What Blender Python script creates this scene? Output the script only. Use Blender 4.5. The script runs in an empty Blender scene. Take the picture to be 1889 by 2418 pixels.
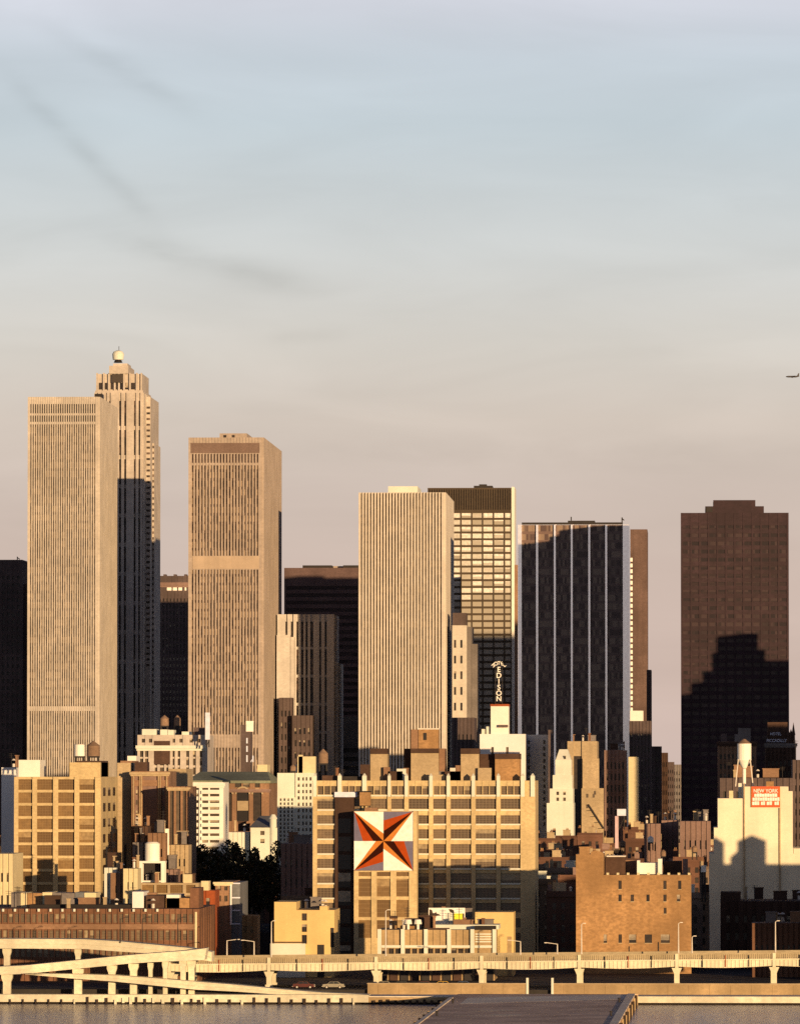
import bpy, math, random
from mathutils import Matrix, Vector
random.seed(7)
R_ = math.radians
sc = bpy.context.scene
COL = sc.collection
# ---------------------------------------------------------------- camera model (real metres, eye 48 m above the river)
F = 15766.0; EYE = 48.0; IW, IH = 1889.0, 2418.0
YAW, PITCH = math.atan(695.5 / F), math.atan(621.0 / F)
ROT = Matrix.Rotation(YAW, 3, 'Z') @ Matrix.Rotation(math.pi / 2 + PITCH, 3, 'X')
def P(px, py, Y):
    d = ROT @ Vector(((px - IW / 2) / F, (IH / 2 - py) / F, -1.0))
    t = Y / d.y
    return Vector((d.x * t, Y, EYE + d.z * t))
def PX(px, Y, py=1830): return P(px, py, Y).x
def PZ(py, Y, px=944): return P(px, py, Y).z
G0 = 2.5                                            # street level
SUN_AZ, SUN_EL = R_(27), R_(3.0)                    # from behind the camera, to the right

# ---------------------------------------------------------------- mesh builder
class MB:
    def __init__(s): s.v = []; s.f = []; s.m = []
    def add(s, vs, fs, mi=0):
        o = len(s.v); s.v += [tuple(v) for v in vs]
        for f in fs: s.f.append([o + i for i in f]); s.m.append(mi)
        return s
    def box(s, x0, x1, y0, y1, z0, z1, mi=0):
        return s.add([(x0,y0,z0),(x1,y0,z0),(x1,y1,z0),(x0,y1,z0),(x0,y0,z1),(x1,y0,z1),(x1,y1,z1),(x0,y1,z1)],
              [(0,3,2,1),(4,5,6,7),(0,1,5,4),(1,2,6,5),(2,3,7,6),(3,0,4,7)], mi)
    def prism(s, pts, z0, z1, mi=0):                # outline in x,y
        n = len(pts)
        return s.add([(x,y,z0) for x,y in pts] + [(x,y,z1) for x,y in pts],
              [tuple(range(n))[::-1], tuple(range(n,2*n))] + [(i,(i+1)%n,n+(i+1)%n,n+i) for i in range(n)], mi)
    def slab(s, pts, y0, y1, mi=0):                 # outline in x,z pushed back in y
        n = len(pts)
        return s.add([(x,y0,z) for x,z in pts] + [(x,y1,z) for x,z in pts],
              [tuple(range(n)), tuple(range(n,2*n))[::-1]] + [((i+1)%n,i,n+i,n+(i+1)%n) for i in range(n)], mi)
    def cone(s, cx, cy, z0, z1, r0, r1, n=14, mi=0):
        a = [(math.cos(2*math.pi*i/n), math.sin(2*math.pi*i/n)) for i in range(n)]
        return s.add([(cx+r0*c,cy+r0*q,z0) for c,q in a] + [(cx+r1*c,cy+r1*q,z1) for c,q in a],
              [tuple(range(n))[::-1], tuple(range(n,2*n))] + [(i,(i+1)%n,n+(i+1)%n,n+i) for i in range(n)], mi)
    def bar(s, p, q, w, mi=0):
        p, q = Vector(p), Vector(q); d = (q-p).normalized()
        a = d.cross(Vector((0,1,0) if abs(d.y) < .9 else (1,0,0))).normalized()*w/2; b = d.cross(a).normalized()*w/2
        vs = [p+a+b,p-a+b,p-a-b,p+a-b,q+a+b,q-a+b,q-a-b,q+a-b]
        return s.add(vs, [(0,1,2,3),(7,6,5,4),(0,4,5,1),(1,5,6,2),(2,6,7,3),(3,7,4,0)], mi)
    def mesh(s, name, mats):
        me = bpy.data.meshes.new(name); me.from_pydata(s.v, [], s.f)
        for m in (mats if isinstance(mats, (list,tuple)) else [mats]): me.materials.append(m)
        if any(s.m): me.polygons.foreach_set('material_index', s.m)
        me.update(); return me
    def build(s, name, mats, parent=None, loc=(0,0,0)):
        return link(name, s.mesh(name, mats), parent, loc)
def link(name, data, parent=None, loc=(0,0,0)):
    o = bpy.data.objects.new(name, data); COL.objects.link(o); o.location = loc
    if parent: o.parent = parent
    return o
def tag(o, label, cat, group=None):
    o['label'] = label; o['category'] = cat
    if group: o['group'] = group
    return o
def thing(name, label, cat, loc=(0,0,0), group=None):
    return tag(link(name, None, None, loc), label, cat, group)
def struct(o, kind='structure'): o['kind'] = kind; return o
def copy_tree(o, parent=None):
    c = o.copy(); COL.objects.link(c)
    if parent: c.parent = parent
    for ch in list(o.children): copy_tree(ch, c)
    return c

# ---------------------------------------------------------------- materials
def nt(name):
    m = bpy.data.materials.new(name); m.use_nodes = True
    n = m.node_tree.nodes; return m, n, m.node_tree.links, n['Principled BSDF']
def mth(n, l, op, a, b=None, c=None):
    k = n.new('ShaderNodeMath'); k.operation = op
    for i, v in enumerate((a, b, c)):
        if v is None: continue
        if isinstance(v, (int, float)): k.inputs[i].default_value = v
        else: l.new(v, k.inputs[i])
    return k.outputs[0]
def mix(n, l, f, a, b, typ='MIX'):
    k = n.new('ShaderNodeMix'); k.data_type = 'RGBA'; k.blend_type = typ
    for i, v in ((0, f), (6, a), (7, b)):
        if isinstance(v, (int, float)): k.inputs[i].default_value = v
        elif isinstance(v, tuple): k.inputs[i].default_value = (*v, 1)
        else: l.new(v, k.inputs[i])
    return k.outputs[2]
def pos(n, l, sc=(1,1,1)):
    g = n.new('ShaderNodeNewGeometry'); mp = n.new('ShaderNodeMapping'); mp.inputs[3].default_value = sc
    l.new(g.outputs['Position'], mp.inputs[0]); return mp.outputs[0]
def noise(n, l, vec, s, det=4):
    k = n.new('ShaderNodeTexNoise'); k.inputs['Scale'].default_value = s; k.inputs['Detail'].default_value = det
    l.new(vec, k.inputs['Vector']); return k.outputs['Fac']
def ramp(n, l, f, a, b):
    k = n.new('ShaderNodeMapRange'); k.inputs[1].default_value = a; k.inputs[2].default_value = b
    l.new(f, k.inputs[0]); return k.outputs[0]
def wall(name, c, var=.22, rough=.9, rnd=0., spec=.2, grain=.42, gs=1.3):
    m, n, l, b = nt(name)
    dk = tuple(x*(1-var) for x in c); lt = tuple(min(x*(1+var*.7), .9) for x in c)
    a = ramp(n, l, noise(n, l, pos(n, l, (1,1,1)), .09, 5), .35, .65)
    col = mix(n, l, a, dk, lt)
    st = ramp(n, l, noise(n, l, pos(n, l, (.55,.55,.03)), 1.0, 3), .42, .72)      # rain streaks
    col = mix(n, l, mth(n, l, 'MULTIPLY', st, var*1.3), col, tuple(x*.45 for x in c))
    gr = ramp(n, l, noise(n, l, pos(n, l, (1,1,1.6)), gs, 3), .36, .66)            # courses and patches
    col = mix(n, l, mth(n, l, 'MULTIPLY', gr, grain), col, tuple(x*.5 for x in c))
    pt = ramp(n, l, noise(n, l, pos(n, l, (.6,.6,1.4)), .33, 3), .46, .62)
    col = mix(n, l, mth(n, l, 'MULTIPLY', pt, var*.8), col, tuple(x*.6 for x in c))
    if rnd:
        oi = n.new('ShaderNodeObjectInfo')
        col = mix(n, l, mth(n, l, 'MULTIPLY', oi.outputs['Random'], rnd), col, tuple(x*.35 for x in c))
    l.new(col, b.inputs['Base Color']); b.inputs['Roughness'].default_value = rough
    b.inputs['Specular IOR Level'].default_value = spec
    return m
def plain(name, c, rough=.6, spec=.3, metal=0.):
    m, n, l, b = nt(name)
    f = ramp(n, l, noise(n, l, pos(n, l), .8, 3), .3, .7)
    l.new(mix(n, l, f, tuple(x*.88 for x in c), tuple(min(1, x*1.08) for x in c)), b.inputs['Base Color'])
    b.inputs['Roughness'].default_value = rough; b.inputs['Specular IOR Level'].default_value = spec; b.inputs['Metallic'].default_value = metal
    return m
def strip_glass(name, glass, blind, spand, floor=3.9, bl=.45, sp=.32, rough=.35, xs=.35):
    """a strip of office windows: storeys, spandrels and blinds drawn at random, runs of neighbouring offices alike"""
    m, n, l, b = nt(name)
    g = n.new('ShaderNodeNewGeometry'); s = n.new('ShaderNodeSeparateXYZ'); l.new(g.outputs['Position'], s.inputs[0])
    fz = mth(n, l, 'DIVIDE', s.outputs[2], floor); fl = mth(n, l, 'FLOOR', fz); fr = mth(n, l, 'FRACT', fz)
    oi = n.new('ShaderNodeObjectInfo')
    cv = n.new('ShaderNodeCombineXYZ')
    l.new(mth(n, l, 'MULTIPLY', oi.outputs['Random'], 97.3), cv.inputs[0]); l.new(fl, cv.inputs[1])
    l.new(mth(n, l, 'FLOOR', mth(n, l, 'MULTIPLY', s.outputs[0], xs)), cv.inputs[2])
    wn = n.new('ShaderNodeTexWhiteNoise'); l.new(cv.outputs[0], wn.inputs[0])
    cv2 = n.new('ShaderNodeCombineXYZ'); l.new(mth(n, l, 'MULTIPLY', s.outputs[0], .16), cv2.inputs[0]); l.new(mth(n, l, 'MULTIPLY', fl, 1.7), cv2.inputs[1])
    run = noise(n, l, cv2.outputs[0], 1.0, 2)
    v = mth(n, l, 'ADD', mth(n, l, 'MULTIPLY', wn.outputs[0], .45), mth(n, l, 'MULTIPLY', run, .9))
    isb = ramp(n, l, v, .74-bl*.3, .90-bl*.3)
    col = mix(n, l, isb, glass, blind)
    sp_ = mth(n, l, 'LESS_THAN', fr, sp)
    col = mix(n, l, sp_, col, spand)
    l.new(col, b.inputs['Base Color']); b.inputs['Roughness'].default_value = rough; b.inputs['Specular IOR Level'].default_value = .25
    return m
def pane_mat(name, dark, light, blind, amt=.35, rough=.3, mull=.0):
    """one window: dark glass, a blind pulled to a height of its own, thin glazing bars"""
    m, n, l, b = nt(name)
    tc = n.new('ShaderNodeTexCoord'); s = n.new('ShaderNodeSeparateXYZ'); l.new(tc.outputs['Generated'], s.inputs[0])
    oi = n.new('ShaderNodeObjectInfo'); r = oi.outputs['Random']
    col = mix(n, l, r, dark, light)
    r2 = mth(n, l, 'FRACT', mth(n, l, 'MULTIPLY', r, 37.7))
    hb = mth(n, l, 'MULTIPLY', mth(n, l, 'FRACT', mth(n, l, 'MULTIPLY', r, 11.3)), .8)
    on = mth(n, l, 'MULTIPLY', mth(n, l, 'GREATER_THAN', s.outputs[2], mth(n, l, 'SUBTRACT', 1.0, hb)), mth(n, l, 'LESS_THAN', r2, amt))
    col = mix(n, l, on, col, blind)
    d = ramp(n, l, noise(n, l, pos(n, l), .9, 3), .35, .65)
    col = mix(n, l, mth(n, l, 'MULTIPLY', d, .5), col, dark)
    if mull:
        gx = mth(n, l, 'FRACT', mth(n, l, 'MULTIPLY', s.outputs[0], 6)); gz = mth(n, l, 'FRACT', mth(n, l, 'MULTIPLY', s.outputs[2], 4))
        bar = mth(n, l, 'MAXIMUM', mth(n, l, 'LESS_THAN', gx, .14), mth(n, l, 'LESS_THAN', gz, .16))
        col = mix(n, l, mth(n, l, 'MULTIPLY', bar, mull), col, blind)
    l.new(col, b.inputs['Base Color']); b.inputs['Roughness'].default_value = rough; b.inputs['Specular IOR Level'].default_value = .3
    return m
M = {}
W_ = lambda k, c, **a: M.__setitem__(k, wall(k, c, **a))
W_('cream_stone', (.51,.465,.405), var=.12, grain=.3, gs=.6); W_('tan_stone', (.41,.345,.29), var=.12, grain=.34, gs=.6); W_('ivory_stone', (.57,.525,.455), var=.09, grain=.22, gs=.6)
W_('limestone', (.53,.475,.41), var=.16, grain=.3, gs=.7); W_('brown_tower', (.13,.085,.08), var=.2, rough=.7); W_('black_granite', (.040,.021,.028), var=.3, rough=.6, grain=.6, gs=.5)
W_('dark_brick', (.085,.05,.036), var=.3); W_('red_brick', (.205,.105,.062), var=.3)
W_('orange_brick', (.42,.25,.115), var=.32, grain=.62); W_('yellow_wall', (.66,.49,.215), var=.1, grain=.1); W_('buff_wall', (.66,.58,.36), var=.1, grain=.2); W_('warehouse_white', (.76,.70,.53), var=.12, grain=.14); W_('grey_brown', (.15,.10,.085), var=.25)
W_('golden_stone', (.61,.48,.26), var=.16); W_('white_paint', (.78,.76,.68), var=.08, grain=.06); W_('pale_plaster', (.66,.68,.58), var=.1, grain=.08)
W_('white_brick', (.74,.74,.72), var=.06, grain=.1); W_('brown_brick', (.30,.18,.11), var=.25); W_('tan_brick', (.46,.36,.22), var=.2)
W_('grey_stone', (.20,.18,.17), var=.2); W_('pink_stone', (.27,.18,.15), var=.2); W_('concrete', (.70,.66,.50), var=.24, grain=.34); W_('brown_concrete', (.44,.32,.17), var=.3, grain=.35)
W_('girder_paint', (.76,.70,.51), var=.2, grain=.3); W_('rail_paint', (.42,.35,.22), var=.2); W_('asphalt', (.05,.048,.05), var=.2); W_('street_ground', (.05,.045,.04), var=.3)
W_('pale_concrete', (.88,.75,.58), var=.15, grain=.2); W_('pier_deck', (.76,.54,.38), var=.35, grain=.35); W_('tar_roof', (.035,.03,.028), var=.3); W_('dark_steel', (.03,.026,.025), var=.2, rough=.6); W_('copper_green', (.24,.26,.18), var=.25)
W_('tank_wood', (.27,.18,.12), var=.2); W_('slate', (.17,.18,.19), var=.2); W_('tenement', (.21,.11,.075), var=.3, rnd=.9); W_('tenement_pale', (.30,.22,.16), var=.3, rnd=.8)
W_('algae', (.025,.018,.012), var=.3); W_('bronze_frame', (.07,.05,.03), var=.15, rough=.5, grain=0); W_('rust_wall', (.36,.09,.03), var=.3); W_('bark', (.05,.035,.025), var=.3)
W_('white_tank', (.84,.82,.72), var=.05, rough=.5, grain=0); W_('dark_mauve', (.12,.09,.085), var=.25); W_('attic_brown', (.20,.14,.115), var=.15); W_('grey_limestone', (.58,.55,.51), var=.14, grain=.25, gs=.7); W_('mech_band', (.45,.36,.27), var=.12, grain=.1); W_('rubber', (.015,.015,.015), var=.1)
P_ = lambda k, c, **a: M.__setitem__(k, plain(k, c, **a))
P_('lavender_metal', (.96,.92,.94), rough=.28, metal=1.); P_('star_white', (.80,.80,.74)); P_('star_red', (.35,.055,.008), rough=.9, spec=.1); P_('star_orange', (.50,.17,.016)); P_('star_brown', (.030,.006,.003), rough=.9, spec=.05); P_('star_violet', (.13,.12,.19))
P_('sign_red', (.62,.10,.025)); P_('sign_white', (.82,.80,.72)); P_('sign_yellow', (.80,.72,.04)); P_('sign_dark', (.035,.022,.012)); P_('bluish_white', (.62,.66,.78)); P_('sign_pink', (.55,.40,.42))
P_('plane_grey', (.06,.055,.055)); P_('car_red', (.08,.016,.012)); P_('car_cream', (.26,.24,.18)); P_('car_blue', (.05,.08,.16)); P_('car_dark', (.03,.03,.035)); P_('car_taxi', (.6,.36,.03)); P_('car_glass', (.02,.025,.03), rough=.1); P_('lamp_metal', (.60,.56,.48))
M['strip_cream'] = strip_glass('strip_cream', (.060,.040,.025), (.44,.35,.235), (.16,.115,.07), bl=.52, xs=.22)
M['strip_tan'] = strip_glass('strip_tan', (.05,.032,.024), (.38,.29,.20), (.13,.09,.065), bl=.5, xs=.22)
M['strip_ivory'] = strip_glass('strip_ivory', (.10,.065,.035), (.34,.26,.16), (.17,.12,.07), bl=.4)
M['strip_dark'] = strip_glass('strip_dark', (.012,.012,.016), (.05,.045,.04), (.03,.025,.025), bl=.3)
M['strip_black'] = strip_glass('strip_black', (.085,.055,.05), (.24,.175,.13), (.15,.10,.085), bl=.45, rough=.35, xs=1.1)
M['strip_stone'] = strip_glass('strip_stone', (.03,.025,.022), (.14,.10,.08), (.06,.045,.035), bl=.3)
M['louvre'] = strip_glass('louvre', (.03,.02,.012), (.05,.035,.02), (.04,.03,.02), floor=1.2, bl=.2)
M['band_glass'] = strip_glass('band_glass', (.014,.008,.010), (.042,.025,.027), (.024,.013,.015), bl=.4)
M['office_bright'] = pane_mat('office_bright', (.32,.29,.23), (.80,.78,.70), (.84,.82,.76), amt=.5)
M['pane_brown'] = pane_mat('pane_brown', (.075,.055,.037), (.18,.13,.082), (.36,.29,.18), amt=.2, mull=.3)
M['pane_gold'] = pane_mat('pane_gold', (.11,.066,.028), (.24,.15,.06), (.36,.26,.13), amt=.22, mull=.22)
M['pane_dark'] = pane_mat('pane_dark', (.015,.013,.013), (.06,.045,.035), (.40,.34,.25), amt=.22)
M['pane_mid'] = pane_mat('pane_mid', (.05,.04,.03), (.13,.10,.07), (.45,.38,.26), amt=.3)
M['painted_glint'] = pane_mat('painted_glint', (.86,.84,.76), (.88,.86,.80), (.88,.86,.8), amt=.1)  # sun glints painted in as a near-white pane colour

# ---------------------------------------------------------------- building kit
FOOT = []                                            # footprints, so the small houses keep clear
PC = {}
def fbox(mb, face, w, u0, u1, d0, d1, z0, z1, mi=0):
    if face == 'F': mb.box(u0, u1, -d1, -d0, z0, z1, mi)
    elif face == 'R': mb.box(w+d0, w+d1, u0, u1, z0, z1, mi)
    else: mb.box(-d1, -d0, u0, u1, z0, z1, mi)
def gaps(iv, a, b):
    out = []; c = a
    for p, q in sorted(iv):
        if p > c + 1e-3: out.append((c, p))
        c = max(c, q)
    if b > c + 1e-3: out.append((c, b))
    return out
def cells(a, b, n, frac, edge=None):
    """n openings between a and b; edge = width of the solid ends"""
    if edge is None: edge = (b-a)/n*(1-frac)/2
    p = (b-a-2*edge)/n if n else 0
    g = p*(1-frac)/2
    return [(a+edge+i*p+g, a+edge+(i+1)*p-g) for i in range(n)]
def pane(t, face, w, u0, u1, z0, z1, m, name, dep=.03):
    key = (round(u1-u0, 2), round(z1-z0, 2), face, m.name, name)
    if key not in PC:
        a, c = (u1-u0)/2, (z1-z0)/2
        PC[key] = (MB().box(-a, a, -.05, .0, -c, c) if face == 'F' else MB().box(0, .05, -a, a, -c, c)).mesh(name, m)
    x = (u0+u1)/2; z = (z0+z1)/2
    loc = (x, -dep, z) if face == 'F' else (w+dep, x, z) if face == 'R' else (-dep-.05, x, z)
    return link(name, PC[key], t, loc)
def facade(mb, t, face, w, xi, zi, u0, u1, z0, z1, pm, dp=.8, ds=.5, name='window', skip=None, mi=0):
    for a, b in gaps(xi, u0, u1): fbox(mb, face, w, a, b, 0, dp, z0, z1, mi)
    for a, b in xi:
        for c, d in gaps(zi, z0, z1): fbox(mb, face, w, a, b, 0, ds, c, d, mi)
    lst = [(a, b, c, d) for c, d in sorted(zi, reverse=True) for a, b in xi if not (skip and skip(a, b, c, d))]
    cap = 100 if not t.get('_n_'+name) else max(0, 100 - t['_n_'+name])
    for a, b, c, d in lst[:cap]: pane(t, face, w, a, b, c, d, pm, name)
    t['_n_'+name] = t.get('_n_'+name, 0) + min(cap, len(lst))
    if len(lst) > cap:
        r = MB()
        for a, b, c, d in lst[cap:]: fbox(r, face, w, a, b, .03, .08, c, d)
        r.build(name, pm, t)['kind'] = 'stuff'
class Bld:
    """a building placed by its outline in the view: left, right and top edge, and its distance"""
    def __init__(s, name, label, px0, px1, pt, Y, dep, mat, cat='building', group=None, z0=G0, pym=None):
        s.Y = Y; pym = pym or (pt+2000)/2
        s.pym = pym; s.x0 = PX(px0, Y, pym); s.z0 = z0
        s.w = PX(px1, Y, pym) - s.x0; s.h = PZ(pt, Y, (px0+px1)/2) - z0; s.d = dep
        s.t = thing(name, label, cat, (s.x0, Y, z0), group); s.m = M[mat]; s.mb = MB()
        s.mb.box(0, s.w, 0, dep, 0, s.h)
        FOOT.append((s.x0-1, s.x0+s.w+1, Y-2, Y+dep+2))
    def fx(s, px): return PX(px, s.Y, s.pym) - s.x0
    def fz(s, py): return PZ(py, s.Y) - s.z0
    def rz(s, *p): return [tuple(sorted((s.fz(a), s.fz(b)))) for a, b in p]
    def rx(s, *p): return [(s.fx(a), s.fx(b)) for a, b in p]
    def front(s, xi, zi, pm, **k):
        k.setdefault('u0', 0); k.setdefault('u1', s.w); k.setdefault('z0', 0); k.setdefault('z1', s.h)
        facade(s.mb, s.t, 'F', s.w, xi, zi, pm=M[pm], **k); return s
    def side(s, xi, zi, pm, face='R', **k):
        k.setdefault('u0', 0); k.setdefault('u1', s.d); k.setdefault('z0', 0); k.setdefault('z1', s.h)
        facade(s.mb, s.t, face, s.w, xi, zi, pm=M[pm], **k); return s
    def grid(s, nx, nz, pm, wf=.5, hf=.5, top=.04, bot=0., **k):
        return s.front(cells(0, s.w, nx, wf), cells(s.h*bot, s.h*(1-top), nz, hf), pm, **k)
    def sgrid(s, nx, nz, pm, wf=.5, hf=.5, top=.04, face='R', **k):
        return s.side(cells(0, s.d, nx, wf), cells(0, s.h*(1-top), nz, hf), pm, face=face, **k)
    def roof(s, px0, px1, pt, y0=.2, y1=.6, mat=None, name='roof_bulkhead', pb=None):
        """a bulkhead on the roof"""
        z1 = s.fz(pt); a, b = s.fx(px0), s.fx(px1)
        zb = s.h if pb is None else s.fz(pb)
        return MB().box(a, b, s.d*y0, s.d*y1, zb, z1).build(name, M[mat] if mat else s.m, s.t)
    def cap(s, mat='tar_roof'):
        """tar roof inside a parapet"""
        e = .6
        for a in ((0, s.w, -.0, e), (0, s.w, s.d-e, s.d), (0, e, e, s.d-e), (s.w-e, s.w, e, s.d-e)):
            s.mb.box(*a, s.h, s.h+1.0)
        MB().box(e, s.w-e, e, s.d-e, s.h+.004, s.h+.15).build('roof', M[mat], s.t); return s
    def clutter(s, n, seed=1, top=None, big=1.):
        n = int(n*1.7); r = random.Random(seed); z = s.h + (.15 if top is None else top)
        for i in range(n):
            k = r.random(); x = r.uniform(.08, .88)*s.w; y = r.uniform(.1, .6)*s.d
            if k < .18:
                hh = r.uniform(2.5, 5.5); a_ = MB().bar((x, y, z), (x, y, z+hh), .12)
                for q_ in (.7, .82, .94): a_.bar((x-.8*q_, y, z+hh*q_), (x+.8*q_, y, z+hh*q_), .07)
                a_.build('antenna', M['dark_steel'], s.t)
            elif k < .45:
                a, hh = r.uniform(.5, .9), r.uniform(1.5, 3)
                MB().box(x, x+a, y, y+a, z, z+hh).box(x-.1, x+a+.1, y-.1, y+a+.1, z+hh, z+hh+.25).build('chimney', M[r.choice(['brown_brick','red_brick','tan_brick'])], s.t)
            elif k < .75:
                a, hh = r.uniform(2, 4.5)*big, r.uniform(1.8, 3.2)*big
                MB().box(x, min(x+a, s.w-.7), y, y+a*.8, z, z+hh).box(x-.15, min(x+a, s.w-.7)+.15, y-.15, y+a*.8+.15, z+hh, z+hh+.25).build('roof_bulkhead', M[r.choice(['brown_brick','tan_brick','dark_brick','grey_stone'])], s.t)
            else:
                MB().cone(x, y, z, z+r.uniform(.8, 1.6), .35, .35, 8).cone(x, y, z+1.7, z+2.1, .6, .2, 8).build('roof_vent', M['lamp_metal'], s.t)
        return s
    def cornice(s, py, hgt=1.2, out=1.0, mat=None, ends=.5):
        z = s.fz(py)
        MB().box(-ends, s.w+ends, -out, -.803, z-hgt, z).box(-ends*.5, s.w+ends*.5, -out*.7, -.803, z-hgt*1.7, z-hgt).build('cornice', M[mat] if mat else s.m, s.t); return s
    def done(s):
        s.mb.build('wall', s.m, s.t)
        for k in [k for k in s.t.keys() if k.startswith('_n_')]: del s.t[k]
        return s
def water_tank(label, pxc, ptop, pbot, wpx, Y, pleg=None, mat='tank_wood', y_off=4., flat=False, group=None):
    """round roof tank on four legs; pbot = bottom of the drum, pleg = foot of the legs"""
    c = P(pxc, pbot, Y); r = wpx/2*Y/F; z1 = PZ(ptop, Y, pxc)-c.z
    zl = (PZ(pleg, Y, pxc)-c.z) if pleg else -2.
    t = thing('water_tank', label, 'water tank', (c.x, Y+y_off, c.z+zl), group); k = -zl
    rf = 0.05*z1 if flat else .32*z1
    b = MB().cone(0, 0, k, k+z1-rf, r, r*.97, 18)
    for i in range(1, 4): b.cone(0, 0, k+(z1-rf)*i/4, k+(z1-rf)*i/4+.12, r*1.012, r*1.012, 18)
    b.build('tank', M[mat], t)
    MB().cone(0, 0, k+z1-rf, k+z1, r*1.04, .12 if not flat else r*.9, 18).build('tank_roof', M[mat], t)
    f = MB().box(-r*.9, r*.9, -r*.9, -r*.7, k-.4, k).box(-r*.9, r*.9, r*.7, r*.9, k-.4, k).build('platform', M['dark_steel'], t)
    for sx in (-1, 1):
        for sy in (-1, 1): MB().bar((sx*r*.75, sy*r*.75, 0), (sx*r*.7, sy*r*.7, k-.4), .35).build('leg', M['dark_steel'], t)
    return t
def text(s, size, m, parent, loc, ext=.05, name='lettering', rz=0, sx=1., align='CENTER'):
    cu = bpy.data.curves.new(name, 'FONT'); cu.body = s; cu.size = size; cu.extrude = ext; cu.align_x = align; cu.align_y = 'CENTER'
    cu.offset = size*.015; tmp = bpy.data.objects.new('tmp', cu)
    me = bpy.data.meshes.new_from_object(tmp); bpy.data.objects.remove(tmp); bpy.data.curves.remove(cu)
    me.materials.clear(); me.materials.append(M[m]); o = link(name, me, parent, loc); o.rotation_euler = (math.pi/2, 0, 0)
    if rz: o.rotation_euler = (Matrix.Rotation(-rz, 3, 'Y') @ Matrix.Rotation(math.pi/2, 3, 'X')).to_euler()
    o.scale = (sx, 1, 1); return o

# ================================================================ setting
struct(MB().box(-9000, 9000, 1413.3, 30000, -4, G0).build('ground', M['street_ground']))
m, n, l, b = nt('river')
b.inputs['Base Color'].default_value = (.16,.15,.19,1); b.inputs['Roughness'].default_value = .16; b.inputs['IOR'].default_value = 1.33
bp = n.new('ShaderNodeBump'); bp.inputs['Strength'].default_value = 1.0; bp.inputs['Distance'].default_value = .55
l.new(noise(n, l, pos(n, l, (.35,.9,1)), .8, 5), bp.inputs['Height']); l.new(bp.outputs[0], b.inputs['Normal']); M['river'] = m
struct(MB().add([(-6000,-300,0),(6000,-300,0),(6000,1397,0),(-6000,1397,0)], [(0,1,2,3)]).build('water', M['river']))

# ================================================================ far towers
# A: tall cream slab, far left
A = Bld('office_tower', 'tallest pale slab tower with thin vertical piers, far left of the skyline', 65, 231, 937, 2960, 90, 'cream_stone', 'skyscraper')
zi = A.rz((952,974),(979,994)) ; zi2 = A.rz((1000,1668),(1679,2000))
xi = cells(0, A.w, 29, .5, .9)
A.front(xi, zi, 'louvre', z0=A.fz(998), name='louvre', dp=.9, ds=.7)
A.front(xi, [(0, zi2[1][1]), zi2[0]], 'strip_cream', z1=A.fz(998), name='window_strip', dp=.9, ds=.7)
A.side(cells(0, A.d, 60, .42, 1.5), [(0, A.fz(958))], 'strip_cream', name='window_strip', dp=.9)
A.roof(127, 152, 931, .2, .5); A.roof(146, 193, 927, .3, .6, 'dark_mauve'); A.roof(201, 219, 914, .5, .6, 'dark_steel'); A.done()
# the stepped stone tower behind it
C = Bld('stepped_tower', 'stone tower with stepped crown rising behind the tallest pale slab', 222, 336, 927, 3225, 66, 'limestone', 'skyscraper')
C.front(C.rx((227,231),(237,241),(248,252),(257,261),(281,286),(293,298),(316,320.5),(327,331)), cells(0, C.fz(935), 16, .86), 'strip_stone', name='window_strip', dp=1.2, ds=.3)
C.side(cells(0, C.d, 6, .5), cells(0, C.h-3, 34, .45), 'strip_stone', name='window_strip', dp=.6, ds=.3)
st = MB(); q = C.fx
st.box(C.w+.7, q(350), 12, C.d-4, 0, C.fz(932)).box(q(350), q(355), 22, C.d-6, 0, C.fz(1040))
st.build('setback_wing', M['limestone'], C.t)
for i in range(46): MB().box(C.w+1.0, q(349), 11.9, 11.98, C.fz(960+13.6*i), C.fz(955+13.6*i)).build('wing_window', M['strip_stone'], C.t)
for i in range(44): MB().box(q(351), q(354.5), 21.9, 21.98, C.fz(1052+13.6*i), C.fz(1046+13.6*i)).build('wing_window', M['strip_stone'], C.t)
cr = MB()
cr.box(q(222), q(336), 3, 50, C.h, C.fz(919)).box(q(224), q(333), 6, 44, C.fz(919), C.fz(879)).box(q(255), q(300), 4, 40, C.fz(879), C.fz(860)).box(q(262), q(296), 10, 30, C.fz(860), C.fz(853))
for a in (224, 240, 252, 266, 276, 288, 302, 318, 329): cr.box(q(a), q(a+4), 4.8, 6, C.fz(919), C.fz(877))
cr.build('crown', M['limestone'], C.t)
for a, c in ((230, 238), (242, 250), (258, 263), (269, 274), (280, 286), (292, 300), (306, 315)): pane(C.t, 'F', C.w, q(a), q(c), C.fz(916), C.fz(900), M['pane_dark'], 'crown_window', dep=-5.9)
pane(C.t, 'F', C.w, q(262), q(288), C.fz(900), C.fz(880), M['pane_mid'], 'crown_window', dep=-3.9)
C.done()
d_ = P(279, 853, 3241); t = thing('roof_radome', 'white domed drum on top of the stepped stone crown', 'radome', d_)
rb = MB().cone(0, 0, .8, 3.6, 2.6, 2.9, 16).cone(0, 0, 3.6, 4.8, 2.9, 2.2, 16).cone(0, 0, 4.8, 5.4, 2.2, .6, 16)
MB().bar((.4, 0, 5.2), (.4, 0, 7.4), .25).build('antenna', M['dark_steel'], t)
rb.build('drum', M['pale_plaster'], t); MB().cone(0, 0, -.6, .6, 2.2, 1.6, 12).build('mount', M['dark_steel'], t)
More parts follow.
